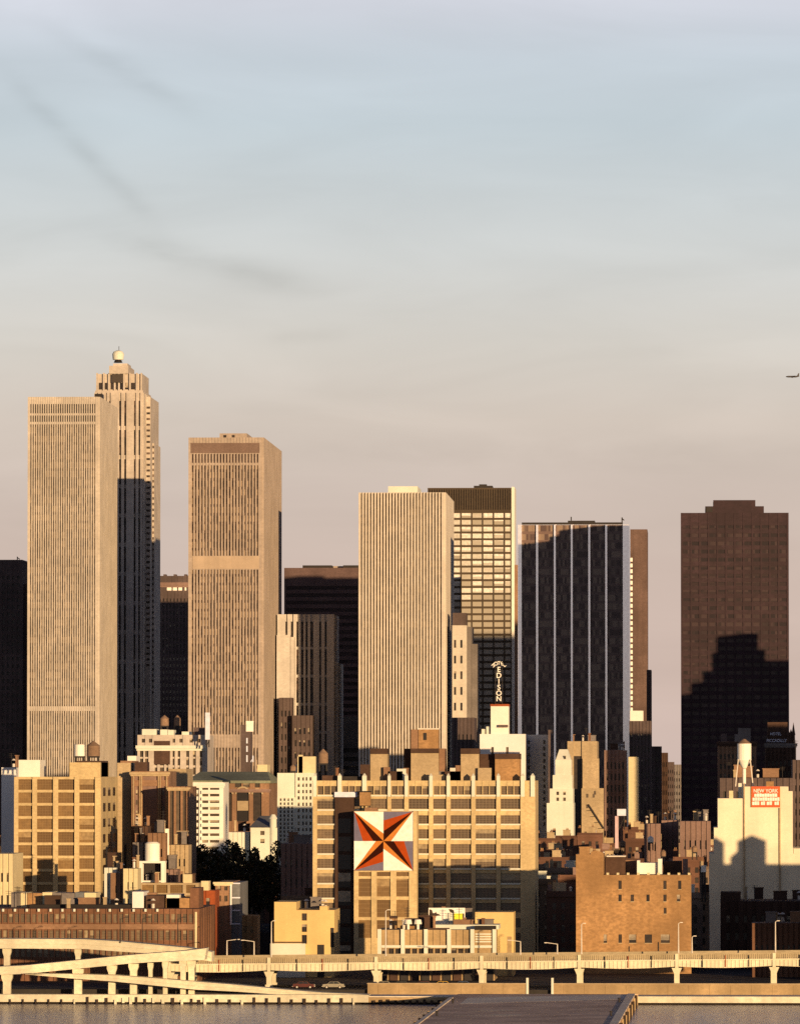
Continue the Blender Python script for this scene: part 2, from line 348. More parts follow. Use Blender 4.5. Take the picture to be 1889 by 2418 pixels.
# B: tan slab
B = Bld('office_tower', 'tan slab tower with dark louvre band at the top and an orange blank band', 445, 618, 1033, 2975, 128, 'tan_stone', 'skyscraper')
xi = cells(0, B.w, 22, .52, 1.2)
B.front(xi, B.rz((1045,1069)), 'strip_stone', z0=B.fz(1070), name='attic_panel', dp=1., ds=.8)
B.front(xi, B.rz((1071,1092)), 'strip_black', z0=B.fz(1094), z1=B.fz(1070), name='louvre', dp=1., ds=.8)
B.front(xi, B.rz((1098,1312),(1345,1735),(1766,2100)), 'strip_tan', z1=B.fz(1094), name='window_strip', dp=1., ds=.8)
B.side(cells(0, B.d, 56, .4, 1.5), [(0, B.fz(1070))], 'strip_tan', name='window_strip', dp=1.)
MB().box(B.fx(455), B.fx(612), -1.06, -1.003, B.fz(1343), B.fz(1313)).build('mechanical_band', M['mech_band'], B.t)
MB().box(B.fx(450), B.fx(613), -1.05, -1.003, B.fz(1069), B.fz(1045)).build('attic_band', M['attic_brown'], B.t)
B.roof(511, 576, 1017, .15, .62); 
for a in (520, 540): pane(B.t, 'F', B.w, B.fx(a), B.fx(a+7), B.fz(1030), B.fz(1021), M['pane_dark'], 'roof_window', dep=-B.d*.15+.03)
B.done()
# brown tower between
H1 = Bld('brown_office_block', 'dark brown flat-topped tower between the tan slab and the ivory slab', 671, 850, 1341, 3300, 60, 'brown_tower', 'skyscraper')
H1.front(cells(0, H1.w, 1, .97), cells(0, H1.fz(1375), 38, .5), 'band_glass', name='window_band', dp=.5, ds=.4)
H1.roof(711, 780, 1333, .2, .5, 'dark_steel'); H1.roof(782, 806, 1334, .3, .6, 'tan_stone'); H1.roof(807, 843, 1333, .2, .5, 'dark_steel'); H1.done()
# pale striped tower
S1 = Bld('striped_stone_tower', 'narrow stone tower with pale vertical stripes in front of the dark brown tower', 655, 789, 1451, 3060, 40, 'grey_limestone', 'skyscraper')
S1.front(S1.rx((674,679),(687,693),(700,706),(711,717),(722,727),(733,740),(754,759),(767,772)), cells(0, S1.h-2, 9, .9), 'strip_stone', name='window_strip', dp=1.4, ds=.4)
MB().box(S1.w+.05, S1.fx(797), 6, 50, 0, S1.fz(1565)).build('setback_wing', S1.m, S1.t)
MB().box(S1.fx(688), S1.fx(697), -6, -1.45, 0, S1.fz(1505)).box(S1.fx(655), S1.fx(687), -6, -1.45, 0, S1.fz(1500)).build('front_wing', S1.m, S1.t); S1.done()
Bld('office_block', 'grey low block with horizontal bands left of the ivory slab', 794, 850, 1693, 3120, 30, 'grey_stone').front([(1., 10.5)], cells(0, 60, 14, .5), 'strip_dark', name='window_band', dp=.5).done()
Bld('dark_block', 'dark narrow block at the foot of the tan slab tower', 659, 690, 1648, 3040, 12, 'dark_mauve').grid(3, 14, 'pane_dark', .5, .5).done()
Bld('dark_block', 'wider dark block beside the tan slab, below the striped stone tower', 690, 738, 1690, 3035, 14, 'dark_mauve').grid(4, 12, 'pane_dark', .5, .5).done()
# C: ivory slab
I1 = Bld('office_tower', 'ivory slab tower of fine vertical piers in the middle of the skyline', 847, 1048, 1163, 3000, 100, 'ivory_stone', 'skyscraper')
I1.front(cells(0, I1.w, 27, .46, .6), [(0, I1.fz(1165))], 'strip_ivory', name='window_strip', dp=1.1)
I1.side(cells(0, I1.d, 50, .4, 1.5), [(0, I1.fz(1180))], 'strip_ivory', name='window_strip', dp=1.)
I1.roof(914, 984, 1146, .1, .5, 'pale_plaster'); I1.done()
# D: gridded office with the dark crown
D1 = Bld('gridded_office_tower', 'office tower with bright window grid under a dark ribbed crown', 1010, 1208, 1152, 3330, 30, 'bronze_frame', 'skyscraper')
xs = [1012+25.6*i for i in range(8)]
cx = []
for a in xs[:-1]: cx += [(a+1.6, a+24.2)]
cx += [(1192.5, 1205)]
rows = [(1212+16.1*i, 1223+16.1*i) for i in range(36)]
D1.front(D1.rx(*[(a, min(b, 1206)) for a, b in cx if a < 1190]+[(1193, 1206)]), D1.rz(*rows), 'office_bright', z1=D1.fz(1208), name='window', dp=.5, ds=.35, skip=lambda a, b, c, d: b > D1.w-.2)
D1.front(cells(0, D1.w, 34, .62), D1.rz((1156,1204)), 'louvre', z0=D1.fz(1208), name='louvre', dp=.7, ds=.6)
D1.roof(1118, 1162, 1146, .2, .7, 'dark_steel'); D1.roof(1130, 1148, 1142, .3, .5, 'dark_steel')
MB().box(D1.w, D1.fx(1215), .5, 30, 0, D1.fz(1150)).build('end_wall', M['white_paint'], D1.t); D1.done()
Bld('brick_slab', 'thin brown slab seen edge-on beside the gridded office tower', 1215, 1223, 1334, 3250, 20, 'brown_brick', 'building').done()
# slim grey tower right of the ivory slab
g = Bld('slim_stone_tower', 'slim pale tower with two window columns right of the ivory slab', 1068, 1102, 1477, 3010, 26, 'ivory_stone', 'skyscraper')
g.front(g.rx((1072,1077),(1087,1092)), cells(0, g.h-3, 15, .5), 'pane_dark', dp=.5, ds=.48)
g.roof(1068, 1100, 1447, .2, .9, 'dark_mauve')
MB().box(g.w, g.fx(1112), 5, 40, 0, g.fz(1480)).box(g.fx(1112), g.fx(1125), 12, 44, 0, g.fz(1520)).build('rear_wing', M['grey_stone'], g.t); g.done()
# E: dark tower with pale stripes
E = Bld('striped_black_tower', 'black glass tower with five thin pale vertical stripes', 1223, 1486, 1239, 2995, 55, 'lavender_metal', 'skyscraper')
E.front(E.rx((1232,1266),(1271,1308),(1312.5,1348),(1352.5,1389.5),(1394,1429.5),(1434,1471)), [(0, E.fz(1240.5))], 'strip_black', name='glass_panel', dp=1.2)
e = E; MB().box(e.fx(1232), e.fx(1471), 1, 3, e.h, e.fz(1234)).build('parapet', M['dark_steel'], e.t)
e.roof(1340, 1404, 1228, .2, .6, 'dark_steel'); e.roof(1318, 1345, 1231, .3, .6, 'dark_steel'); MB().bar((e.fx(1469), 3, e.h), (e.fx(1469), 3, e.fz(1222)), .5).bar((e.fx(1469), 3, e.fz(1225)), (e.fx(1474), 3, e.fz(1229)), .5).build('antenna', M['dark_steel'], e.t)
MB().bar((e.fx(1348), 10, e.fz(1228)), (e.fx(1348), 10, e.fz(1219)), .5).build('antenna', M['dark_steel'], e.t); E.done()
f = Bld('brown_office_block', 'brown tower with a bright dotted edge behind the striped black tower', 1478, 1529, 1250, 3360, 50, 'grey_brown', 'skyscraper')
f.front(f.rx((1487,1495)), f.rz(*[(1318+13.6*i, 1327+13.6*i) for i in range(28)]), 'painted_glint', dp=.5, ds=.4, name='window')  # lit dots along the edge put into the pane colour
f.done()
Bld('brown_office_block', 'lower brown block stepping down right of the dotted tower', 1527, 1538, 1582, 3150, 40, 'dark_mauve').done()
f = Bld('apartment_block', 'dark apartment block right of the striped black tower', 1486, 1538, 1703, 2750, 30, 'dark_mauve').grid(6, 12, 'pane_dark', .5, .5)
f.roof(1488, 1519, 1679, .05, .4, 'white_paint'); f.done()
# G: big dark slab
G = Bld('granite_tower', 'huge dark reddish slab tower with stepped penthouse at the right', 1608, 1863, 1211, 2850, 60, 'black_granite', 'skyscraper')
G.front(cells(0, G.w, 12, .8, .6), cells(0, G.fz(1232), 44, .48), 'band_glass', name='window_band', dp=.45, ds=.3, skip=None)
MB().box(G.fx(1666), G.fx(1805), 8, 50, G.h, G.fz(1195)).box(G.fx(1685), G.fx(1785), 10, 46, G.fz(1195), G.fz(1180)).build('penthouse', M['black_granite'], G.t)
MB().box(G.fx(1668), G.fx(1683), 7.5, 8, G.fz(1209), G.fz(1197)).build('roof_vent', M['dark_steel'], G.t); G.done()
# far left dark tower and the hotel with sun glints painted on its top panes
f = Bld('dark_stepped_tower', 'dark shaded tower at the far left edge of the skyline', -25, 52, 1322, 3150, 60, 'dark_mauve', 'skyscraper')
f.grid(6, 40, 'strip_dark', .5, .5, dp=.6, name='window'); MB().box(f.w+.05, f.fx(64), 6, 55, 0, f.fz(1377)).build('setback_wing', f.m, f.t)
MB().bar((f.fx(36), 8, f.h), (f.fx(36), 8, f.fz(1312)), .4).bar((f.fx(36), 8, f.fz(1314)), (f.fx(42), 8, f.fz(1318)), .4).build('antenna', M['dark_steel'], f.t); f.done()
f = Bld('brown_hotel_tower', 'mauve brown tower with top windows painted pale as sun glints, left of the tan slab', 355, 450, 1360, 3540, 40, 'dark_mauve', 'skyscraper')
f.front(f.rx((370,376),(394,406),(408,419),(421,431),(436,441)), f.rz((1379,1394)), 'painted_glint', z0=f.fz(1398), dp=.6, ds=.4, name='painted_glint_window')  # glints of the top windows are pale paint, not reflections
f.front(cells(0, f.w, 11, .45), cells(0, f.fz(1405), 40, .5), 'pane_dark', z1=f.fz(1398), dp=.6, ds=.4)
f.cornice(1375, 1.5, 1.6, 'pink_stone')
for a in (384, 408, 433): f.roof(a, a+6, 1355, .1, .3, 'dark_mauve')
f.done()
# distant low roofs at the end of the cross street
k = 0
for a, b_, tp, YY, c in ((1500,1562,1763,2900,'dark_mauve'),(1545,1574,1792,3300,'grey_stone'),(1570,1592,1800,3600,'dark_mauve'),(1588,1614,1806,3900,'grey_stone'),(1558,1577,1778,3050,'dark_brick')):
    lb = ('dark block below the gap of sky between striped and reddish towers', 'grey block closing the street in the sky gap', 'dark roof in the middle of the sky gap', 'far grey roof against the reddish slab tower', 'dark brick block left of the sky gap')[k]; k += 1
    Bld('street_block', lb, a, b_, tp, YY, 30, c).grid(4, 12, 'pane_dark', .5, .5).done()

# ================================================================ unseen shadow casters added outside the right edge to throw the long evening shadows
def add_caster(label, x0, x1, Y, dep, blocks, mat='grey_stone'):
    t = thing('shadow_caster', label, 'building', (x0, Y, G0)); mb = MB(); z = 0; w = x1-x0
    for a, b_, top in blocks: mb.box(a, b_, 0, dep, z, top-G0); z = top-G0
    facade(mb, t, 'F', w, cells(0, w, 8, .5), cells(2, blocks[0][2]-G0-2, 10, .5), 0, w, 0, blocks[0][2]-G0, M['pane_mid'], .5, .4)
    mb.build('wall', M[mat], t)
    for k_ in [k_ for k_ in t.keys() if k_.startswith('_n_')]: del t[k_]
    return t
add_caster('unseen tall shadow caster beyond the right edge, added to shade the gridded tower', 188, 242, 2700, 16, [(0, 54, 154)])
add_caster('unseen stepped shadow caster beyond the right edge, added to shade the reddish slab', 103.5, 161.5, 2610, 24,
     [(0, 58, 92), (11, 45, 96), (17, 42, 101), (22, 40, 106), (26, 36.5, 114), (28, 33.5, 121)])
add_caster('unseen slim shadow caster added beyond the right edge beside the stepped one', 154, 170, 2600, 8, [(0, 16, 111)])
add_caster('unseen broad shadow caster beyond the right edge, added to shade the white hotel side', 69.5, 140, 2250, 30, [(0, 70.5, 78)])
add_caster('unseen broad shadow caster beyond the right edge, added to shade the dark hotel', 104, 205, 2400, 30, [(0, 101, 84)])
add_caster('unseen riverside shadow caster added beyond the right edge, below its roof tanks', 26, 118, 1480, 25, [(0, 92, 32.5), (52, 86, 34.5)], 'brown_brick')
for xo, rr, hh in ((86.5, 2.0, 7.5), (95.5, 3.2, 8.), (92, 1.6, 4.)):  # unseen tanks added to give the cast shadow its bumps
    t = thing('water_tank', 'unseen round tank added on the riverside shadow caster beyond the right edge', 'water tank', (xo, 1490, 34.5), 'unseen tanks on the riverside shadow caster')
    MB().cone(0, 0, 0, hh-1.5, rr, rr, 14).build('tank', M['tank_wood'], t); MB().cone(0, 0, hh-1.5, hh, rr*1.05, .1, 14).build('tank_roof', M['tank_wood'], t)

# ================================================================ middle distance
H = Bld('ornate_hotel', 'ornate cream hotel with heavy cornice and two roof tanks, below the sky gap', 325, 484, 1736, 2150, 40, 'limestone')
H.front(H.rx((331,339),(343,351),(366,372),(378,388),(393,398),(408,413),(420,426),(440,447),(456,463),(472,478)), H.rz((1770,1788),(1792,1808),(1813,1830),(1836,1856)), 'pane_mid', z1=H.fz(1764), dp=.9, ds=.5)
H.front(H.rx((335,343),(352,360),(408,414),(424,432),(448,456),(466,474)), H.rz((1745,1754)), 'pane_mid', z0=H.fz(1763.5), dp=.8, ds=.6)
H.cornice(1761, 1.0, 2.2, 'pale_plaster'); MB().box(H.fx(364), H.fx(402), -.95, -.905, H.fz(1806), H.fz(1750)).build('dark_sheet', M['dark_brick'], H.t)  # thin dark sheet laid flat over the front
for a, b_, tp in ((334,368,1722),(377,394,1723),(395,409,1724),(428,451,1728)): H.roof(a, b_, tp, .05, .3, 'pale_plaster')
H.roof(455, 484, 1718, .1, .5, 'dark_mauve'); H.done()
water_tank('round wooden roof tank on the ornate hotel, the left of two', 386, 1689, 1714, 21, 2160, 1728)
water_tank('smaller pointed roof tank on the ornate hotel, right of its twin', 416.5, 1689, 1714, 16, 2160, 1728)
def signslab(label, px0, px1, pt, pb, Y, mat, foot, th=.8):
    a, b_ = PX(px0, Y), PX(px1, Y); z0, z1 = PZ(pb, Y), PZ(pt, Y); zf = PZ(foot, Y); w = b_-a
    t = thing('sign', label, 'sign', (a, Y, zf))
    MB().box(0, w, 0, th, z0-zf, z1-zf).build('sign_board', M[mat], t)
    f = MB()
    for x in (w*.2, w*.8): f.bar((x, th*.5+.3, 0), (x, th*.5+.3, z0-zf), .35)
    f.bar((w*.2, th*.5+.3, 0), (w*.8, th*.5+.3, (z0-zf)*.9), .2); f.build('sign_frame', M['dark_steel'], t); return t
signslab('tall blank white vertical sign right of the ornate hotel', 484.5, 495.5, 1683, 1747, 2140, 'bluish_white', 1765)
t = Bld('sign_tower', 'dark rooftop sign tower with white board and small white letters', 568, 592, 1712, 2120, 8, 'dark_mauve', 'sign tower', z0=PZ(1835, 2120))
MB().box(t.fx(581), t.fx(599), -.6, -.1, t.fz(1728), t.fz(1703)).build('white_board', M['sign_white'], t.t)
for i, (a, b_) in enumerate(((1743,1756),(1762,1776),(1784,1800))): MB().box(t.fx(581.5), t.fx(585), -.3, -.05, t.fz(b_), t.fz(a)).build('letter_panel', M['bluish_white'], t.t)
MB().box(t.fx(596), t.fx(599), -.3, -.05, t.fz(1800), t.fz(1785)).bar((t.fx(592), .2, t.fz(1800)), (t.fx(598), 0, t.fz(1790)), .3).build('letter_panel', M['bluish_white'], t.t)
t.done()
g = Bld('copper_roofed_hall', 'brown brick hall with long green copper roof in front of the tan slab', 450, 636, 1846, 2000, 45, 'brown_brick')
g.front(g.rx((470,490),(496,514),(555,570),(574,590),(602,614)), g.rz((1850,1860)), 'pane_mid', z0=g.fz(1864), dp=.6, ds=.5)
xa = g.rx((532,548),(559,588),(598,618))
g.front(xa, [(g.fz(1940), g.fz(1872))], 'pane_dark', z1=g.fz(1864.2), dp=.6, name='tall_window')
for a, b_ in xa:
    c, r = (a+b_)/2, (b_-a)/2; z = g.fz(1876)
    MB().slab([(a-.5, z+.0)]+[(c+(r+.5)*math.cos(math.pi*(1-i/10)), z+(r+.5)*math.sin(math.pi*(1-i/10))) for i in range(11)]+[(b_, z)]+[(c+r*math.cos(math.pi*i/10), z+r*math.sin(math.pi*i/10)) for i in range(1, 10)]+[(a, z)], -.9, -.62).build('arch', M['tan_brick'], g.t)
MB().box(xa[1][0]+.2, xa[1][1]-.2, -.5, -.1, g.fz(1915), g.fz(1892)).build('arch_panel', M['tan_brick'], g.t)
g.cornice(1864, .6, 1.3, 'pink_stone')
e0, e1, r0, r1 = g.fx(440), g.fx(640), g.fx(462), g.fx(622); ez, rz = g.fz(1844), g.fz(1823)
MB().add([(e0,-1.5,ez),(e1,-1.5,ez),(e1,46,ez),(e0,46,ez),(r0,18,rz),(r1,18,rz),(r1,26,rz),(r0,26,rz),(e0,-1.5,ez-.8),(e1,-1.5,ez-.8),(e1,46,ez-.8),(e0,46,ez-.8)],
    [(0,1,5,4),(1,2,6,5),(2,3,7,6),(3,0,4,7),(4,5,6,7),(8,9,1,0),(9,10,2,1),(10,11,3,2),(11,8,0,3),(11,10,9,8)]).build('roof', M['copper_green'], g.t)
g.roof(596, 620, 1806, .5, .8, 'buff_wall'); g.done()
b2 = Bld('balconied_apartments', 'bright white apartment block with balcony bands, left of centre', 443, 528, 1848, 1950, 22, 'white_paint')
b2.front(b2.rx((447,455),(459,470),(478,492),(496,518)), b2.rz(*[(1859+15.6*i, 1866+15.6*i) for i in range(10)]), 'pane_mid', dp=.5, ds=.45)
for i in range(10):
    z = b2.fz(1868+15.6*i); MB().box(b2.fx(476), b2.fx(520), -1.7, -.52, z-.9, z).build('balcony', M['white_paint'], b2.t)
b2.cornice(1850, .8, 1.4, 'white_paint'); MB().box(b2.fx(470.5), b2.fx(475), -1.0, -.52, 0, b2.fz(1852)).build('pilaster', M['white_paint'], b2.t); b2.done()
o = Bld('ornamented_brick_block', 'brown brick block with pale outlined wall panels, left of the white balconies', 311, 398, 1822, 1695, 26, 'brown_brick')
o.front(o.rx((318,328),(338,372),(382,391)), o.rz((1829,1843),(1857,1946),(1960,2050)), 'pink_stone', dp=.6, ds=.5, name='window_panel'); 
for a, c in ((315,317),(330,332),(334,336),(374,376),(378,380),(393,395)): MB().box(o.fx(a), o.fx(c), -.85, -.61, o.fz(1950), o.fz(1826)).build('pilaster', M['tan_brick'], o.t)
for a, c, pa, pb in ((321,325,1866,1878),(321,325,1890,1901),(384,388,1866,1878),(384,388,1905,1918),(321,325,1915,1925)): pane(o.t, 'F', 0, o.fx(a), o.fx(c), o.fz(pb), o.fz(pa), M['pane_mid'], 'window', dep=.09)
o.cornice(1824, .6, 1.3, 'tan_brick'); o.roof(316, 345, 1800, .1, .4, 'dark_brick'); o.done()
o = Bld('ribbed_brick_block', 'brown block with tall vertical ribs beside the white balconies', 398, 446, 1858, 1680, 26, 'brown_brick')
o.front(o.rx((402,411),(416,427),(432,440)), [(0, o.fz(1866))], 'pane_mid', dp=.8, name='window_bay'); o.cornice(1860, .5, 1., 'tan_brick'); o.done()
Bld('brick_block', 'tan brick attic block rising behind the ribbed brown block', 398, 440, 1816, 1840, 24, 'tan_brick').front([], [], 'pane_mid').done()
# left grid loft building
i1 = Bld('grid_loft_building', 'golden concrete loft building with four bays of big brown windows, far left', 34, 237, 1835, 1640, 48, 'golden_stone')
i1.front(i1.rx((44,77),(88,126),(138,176.5),(188,225)), i1.rz(*[(1841+31.2*i, 1866+31.2*i) for i in range(10)]), 'pane_gold', dp=.9, ds=.55)
i1.sgrid(3, 11, 'pane_dark', .6, .55, .02, name='side_window', dp=.12, ds=.1)
i1.roof(164, 237, 1801, .0, .5); i1.roof(39, 90, 1795, .1, .4, 'white_paint'); i1.roof(178, 237, 1797, .05, .45, 'dark_brick'); i1.done()
water_tank('square cut white roof tank on the golden loft building', 184.5, 1758, 1786, 25, 1644, 1800, 'white_tank', flat=True)
water_tank('round brown roof tank behind the white one on the golden loft building', 217, 1750, 1786, 32, 1664, 1800)
tt = Bld('plain_shaft_building', 'tall blank tan wall with one dark slit, right of the golden loft building', 277, 311, 1802, 1700, 40, 'tan_brick')
tt.roof(281, 309, 1797, .1, .6, 'brown_brick'); MB().box(tt.fx(293), tt.fx(299), -.06, 0, tt.fz(2060), tt.fz(1996)).build('window', M['pane_dark'], tt.t)
tt.roof(285, 306, 1785, .5, .8, 'white_paint'); tt.done()
Bld('white_block', 'bright white wall block at the far left edge behind the loft building', 4, 38, 1813, 1720, 20, 'white_brick').front([], [], 'pane_dark').clutter(2, 5).done()
Bld('buff_block', 'buff low block at the left edge beside the golden loft building', -20, 31, 2017, 1600, 24, 'buff_wall').grid(3, 4, 'pane_mid', .4, .4).done()
for a, c, tp, YY, mm, lb in ((311,350,1952,1662,'dark_brick','low dark brick block under the wall with outlined panels'),(350,392,1968,1640,'brown_brick','low brown block behind the framed white tank'),(392,446,1996,1650,'tan_brick','low tan block between the framed white tank and the park trees'),(314,338,1990,1645,'grey_stone','small grey block left of the framed white tank')):
    x_ = Bld('low_block', lb, a, c, tp, YY, 9, mm).grid(max(2, int((c-a)/11)), 6, 'pane_mid', .35, .45); x_.clutter(4, a).done()
signslab('tall thin white sign strip left of the white balconies', 390, 399, 1958, 2022, 1645, 'sign_white', 2040, .5)
# apartment with roof tank
j = Bld('cream_apartments', 'cream apartment block with a blank upper wall and window column, beside the big gridded loft', 655, 742, 1826, 1760, 12, 'pale_plaster')
j.front(j.rx((661,665),(670,674),(679,683),(688,692)), j.rz(*[(1886+9.5*i, 1892+9.5*i) for i in range(16)]), 'pane_dark', u1=j.fx(698), z1=j.fz(1884), dp=.4, ds=.35)
j.front(j.rx((703,708),(714,718),(722,726),(731,736)), j.rz(*[(1836+15*i, 1844+15*i) for i in range(14)]), 'pane_mid', u0=j.fx(698.1), dp=.45, ds=.42, name='bay_window')
j.roof(702, 744, 1787, .1, .5, 'buff_wall'); j.roof(704, 714, 1783, .1, .3, 'buff_wall'); j.clutter(4, 3); j.done()
water_tank('round brown roof tank between the cream apartments and the big gridded loft', 761, 1769, 1803, 24, 1790, 1822)
w = Bld('brown_block', 'plain brown tan block below the cream apartments', 664, 738, 1993, 1690, 20, 'pink_stone').grid(5, 5, 'pane_dark', .3, .4); w.clutter(3, 9).done()
w = Bld('white_hall', 'cream hall with grey pitched roof and round turret amid the low houses', 592, 676, 1955, 1832, 24, 'pale_plaster', 'hall')
w.front(w.rx((615,625),(655,663)), w.rz((1963,1973),(1982,1992)), 'pane_mid', dp=.4, ds=.38)
ez, rz = w.h, w.fz(1928); a, c = w.fx(594), w.fx(702)
MB().add([(w.fx(588),-.8,ez),(w.fx(704),-.8,ez),(w.fx(704),25,ez),(w.fx(588),25,ez),(w.fx(608),12,rz),(w.fx(686),12,rz)], [(0,1,5,4),(2,3,4,5),(1,2,5),(3,0,4),(3,2,1,0)]).build('roof', M['slate'], w.t)
MB().cone(w.fx(645), 0, 0, w.fz(1935), 1.0, .95, 14).cone(w.fx(645), 0, w.fz(1935), w.fz(1924), 1.3, .5, 14).build('turret', M['pale_plaster'], w.t); w.done()
Bld('white_annex', 'low cream annex left of the hall with the grey pitched roof', 541, 589, 1966, 1836, 18, 'pale_plaster').grid(4, 3, 'pane_dark', .3, .3).clutter(3, 4).done()
# the big gridded loft building
K = Bld('big_gridded_loft', 'huge golden loft building with ten pinnacled piers, behind the star mural', 739, 1264, 1844, 1610, 30, 'golden_stone')
xi = K.rx((749,797),(808,855),(867,915),(924,955),(965,1013),(1023,1054),(1064,1113),(1123,1172),(1182,1229))
vis = lambda a, b_, c, d_: (a > K.fx(790) and b_ < K.fx(980) and d_ < K.fz(1915)) or d_ < K.fz(2240)
K.front(xi, K.rz((1887,1911),(1926,1946),(1959,1981),(1994,2016),(2029,2051),(2063,2086),(2098,2121),(2133,2156),(2169,2191),(2204,2226)), 'pane_brown', z1=K.fz(1882), dp=.9, ds=.45, skip=vis)
x3 = []
for a, b_ in xi: x3 += [(p, q) for p, q in cells(a, b_, 3 if b_-a > 4 else 2, .88, .05)]
K.front(x3, K.rz((1857,1877)), 'pane_brown', z0=K.fz(1881.9), dp=.6, ds=.5, name='attic_window')
pr = K.rx((739,749),(797,808),(855,867),(915,924),(955,965),(1013,1023),(1054,1064),(1113,1123),(1172,1182),(1229,1240),(1252,1264))
for a, b_ in pr:
    c = (a+b_)/2; z0, z1, z2 = K.fz(1882), K.fz(1833), K.fz(1826)
    MB().box(a+.1, b_-.1, -1.15, -.92, z0, K.h).box(a+.1, b_-.1, -1.15, .5, K.h, z1).add([(a+.1,-1.15,z1),(b_-.1,-1.15,z1),(b_-.1,.5,z1),(a+.1,.5,z1),(c,-.3,z2)], [(0,1,4),(1,2,4),(2,3,4),(3,0,4)]).build('pinnacle', M['pale_plaster'], K.t)
for py in (1880, 1914, 1948, 1983, 2018, 2053, 2088, 2123): 
    s_ = MB()
    for a, b_ in xi: s_.box(a+.05, b_-.05, -.8, -.455, K.fz(py+1.5), K.fz(py-2.0))
    s_.build('sill_course', M['pale_plaster'], K.t)
def kroof(a, b_, tp, y0, y1, mat, lid='dark_brick', lidh=10, pb=None):
    K.roof(a, b_, tp+lidh, y0, y1, mat, pb=pb); K.roof(a-.5, b_+.5, tp, y0-.01, y1+.01, lid, name='bulkhead_cap', pb=tp+lidh)
kroof(873, 913, 1768, .1, .4, 'tan_brick', lidh=13); kroof(969, 1035, 1768, .1, .5, 'tan_brick', lidh=11); K.roof(1035.5, 1049, 1768, .12, .5, 'brown_brick')
K.roof(987, 1034, 1723, .12, .35, 'orange_brick', pb=1768); K.roof(969, 986.6, 1723, .13, .35, 'brown_brick', pb=1768); K.roof(985, 1036, 1720, .11, .36, 'lamp_metal', 'bulkhead_cap', pb=1723)
K.roof(952, 968, 1768, .3, .5, 'dark_brick')
kroof(1087, 1130, 1768, .1, .4, 'tan_brick', lidh=13); K.roof(1131, 1166, 1781, .2, .5, 'dark_brick'); kroof(1168, 1227, 1780, .1, .45, 'orange_brick', lidh=13)
MB().box(K.fx(998), K.fx(1006), K.d*.12-.1, K.d*.12-.02, K.fz(1748), K.fz(1731)).build('bulkhead_window', M['dark_steel'], K.t)
for a, b_, tp, mm in ((850,872,1806,'dark_brick'),(915,950,1822,'dark_brick'),(936,958,1816,'pale_plaster'),(1050,1086,1822,'dark_brick'),(1062,1076,1814,'lamp_metal'),(1075,1086,1808,'brown_brick'),(1128,1160,1814,'tan_brick'),(760,800,1832,'dark_brick'),(802,850,1834,'tar_roof'),(1005,1050,1830,'tan_brick'),(905,920,1812,'brown_brick')): K.roof(a, b_, tp, .05, .09, mm)
K.clutter(16, 8, 0.); K.done()
s = Bld('mural_annex', 'projecting annex of the gridded loft that carries the star mural', 836, 985, 1916, 1601, 8, 'golden_stone')
s.front(s.rx((847,877),(890,922),(936,966)), s.rz((2060,2070),(2076,2118),(2126,2167),(2174,2216)), 'pane_gold', z1=s.fz(2058), dp=.6, ds=.4)
MB().box(s.fx(976), s.w, -.6, 0, s.fz(2057.5), s.h).build('pilaster', M['golden_stone'], s.t)
s.roof(860, 890, 1908, .3, .8, 'brown_brick'); s.done()
mu = thing('star_mural', 'square painted board of a red and orange four pointed star', 'mural', tuple(P(905.5, 1987, 1600.3)))
hs = 69.5*1600.3/F
MB().box(-hs, hs, .08, .28, -hs, hs).build('board', M['star_brown'], mu)
def quad(k, p): 
    for _ in range(k): p = (p[1], -p[0])
    return p
for mm, a, b_ in (('star_violet',1.,.70),('star_red',.70,.34),('star_brown',.34,0),('star_orange',0,-.26),('star_white',-.26,-1)):
    mb = MB()
    for k in range(4):
        f_ = lambda v: quad(k, (0, v)) if v >= 0 else quad(k, (-v, 0))
        c = quad(k, (1, 1)); tri = [c, f_(a), f_(b_)]
        if mm == 'star_violet': tri = [c, f_(1.), f_(b_)]
        mb.slab([(x*hs, z*hs) for x, z in tri], 0.0, .07)
    mb.build('painted_field', M[mm], mu)
sh = Bld('lift_shaft', 'dark shaded brick shaft with a pale roof, left of the star mural', 791, 836, 1883, 1608.9, .9, 'dark_brick')
sh.front([(.8, sh.w-.8)], cells(0, sh.fz(1925), 8, .8), 'pane_dark', dp=.12, ds=.1, name='slit_window'); MB().box(-.1, sh.w+.8, -.6, .8, sh.h, sh.fz(1871)).build('roof_box', M['bluish_white'], sh.t); sh.done()
w = thing('roof_tank_house', 'small orange brick roof box beside the lift shaft of the gridded loft', 'roof hut', tuple(P(862, 1903, 1606)))
MB().box(-1.3, 1.3, 0, 2.5, 0, 3.2).build('wall', M['orange_brick'], w); MB().box(-1.4, 1.4, -.1, 2.6, 3.2, 3.5).build('roof', M['tar_roof'], w)
for sx in (-1, 1): MB().bar((sx*1.1, .3, -1.5), (sx*1.1, .3, 0), .3).build('leg', M['dark_steel'], w)
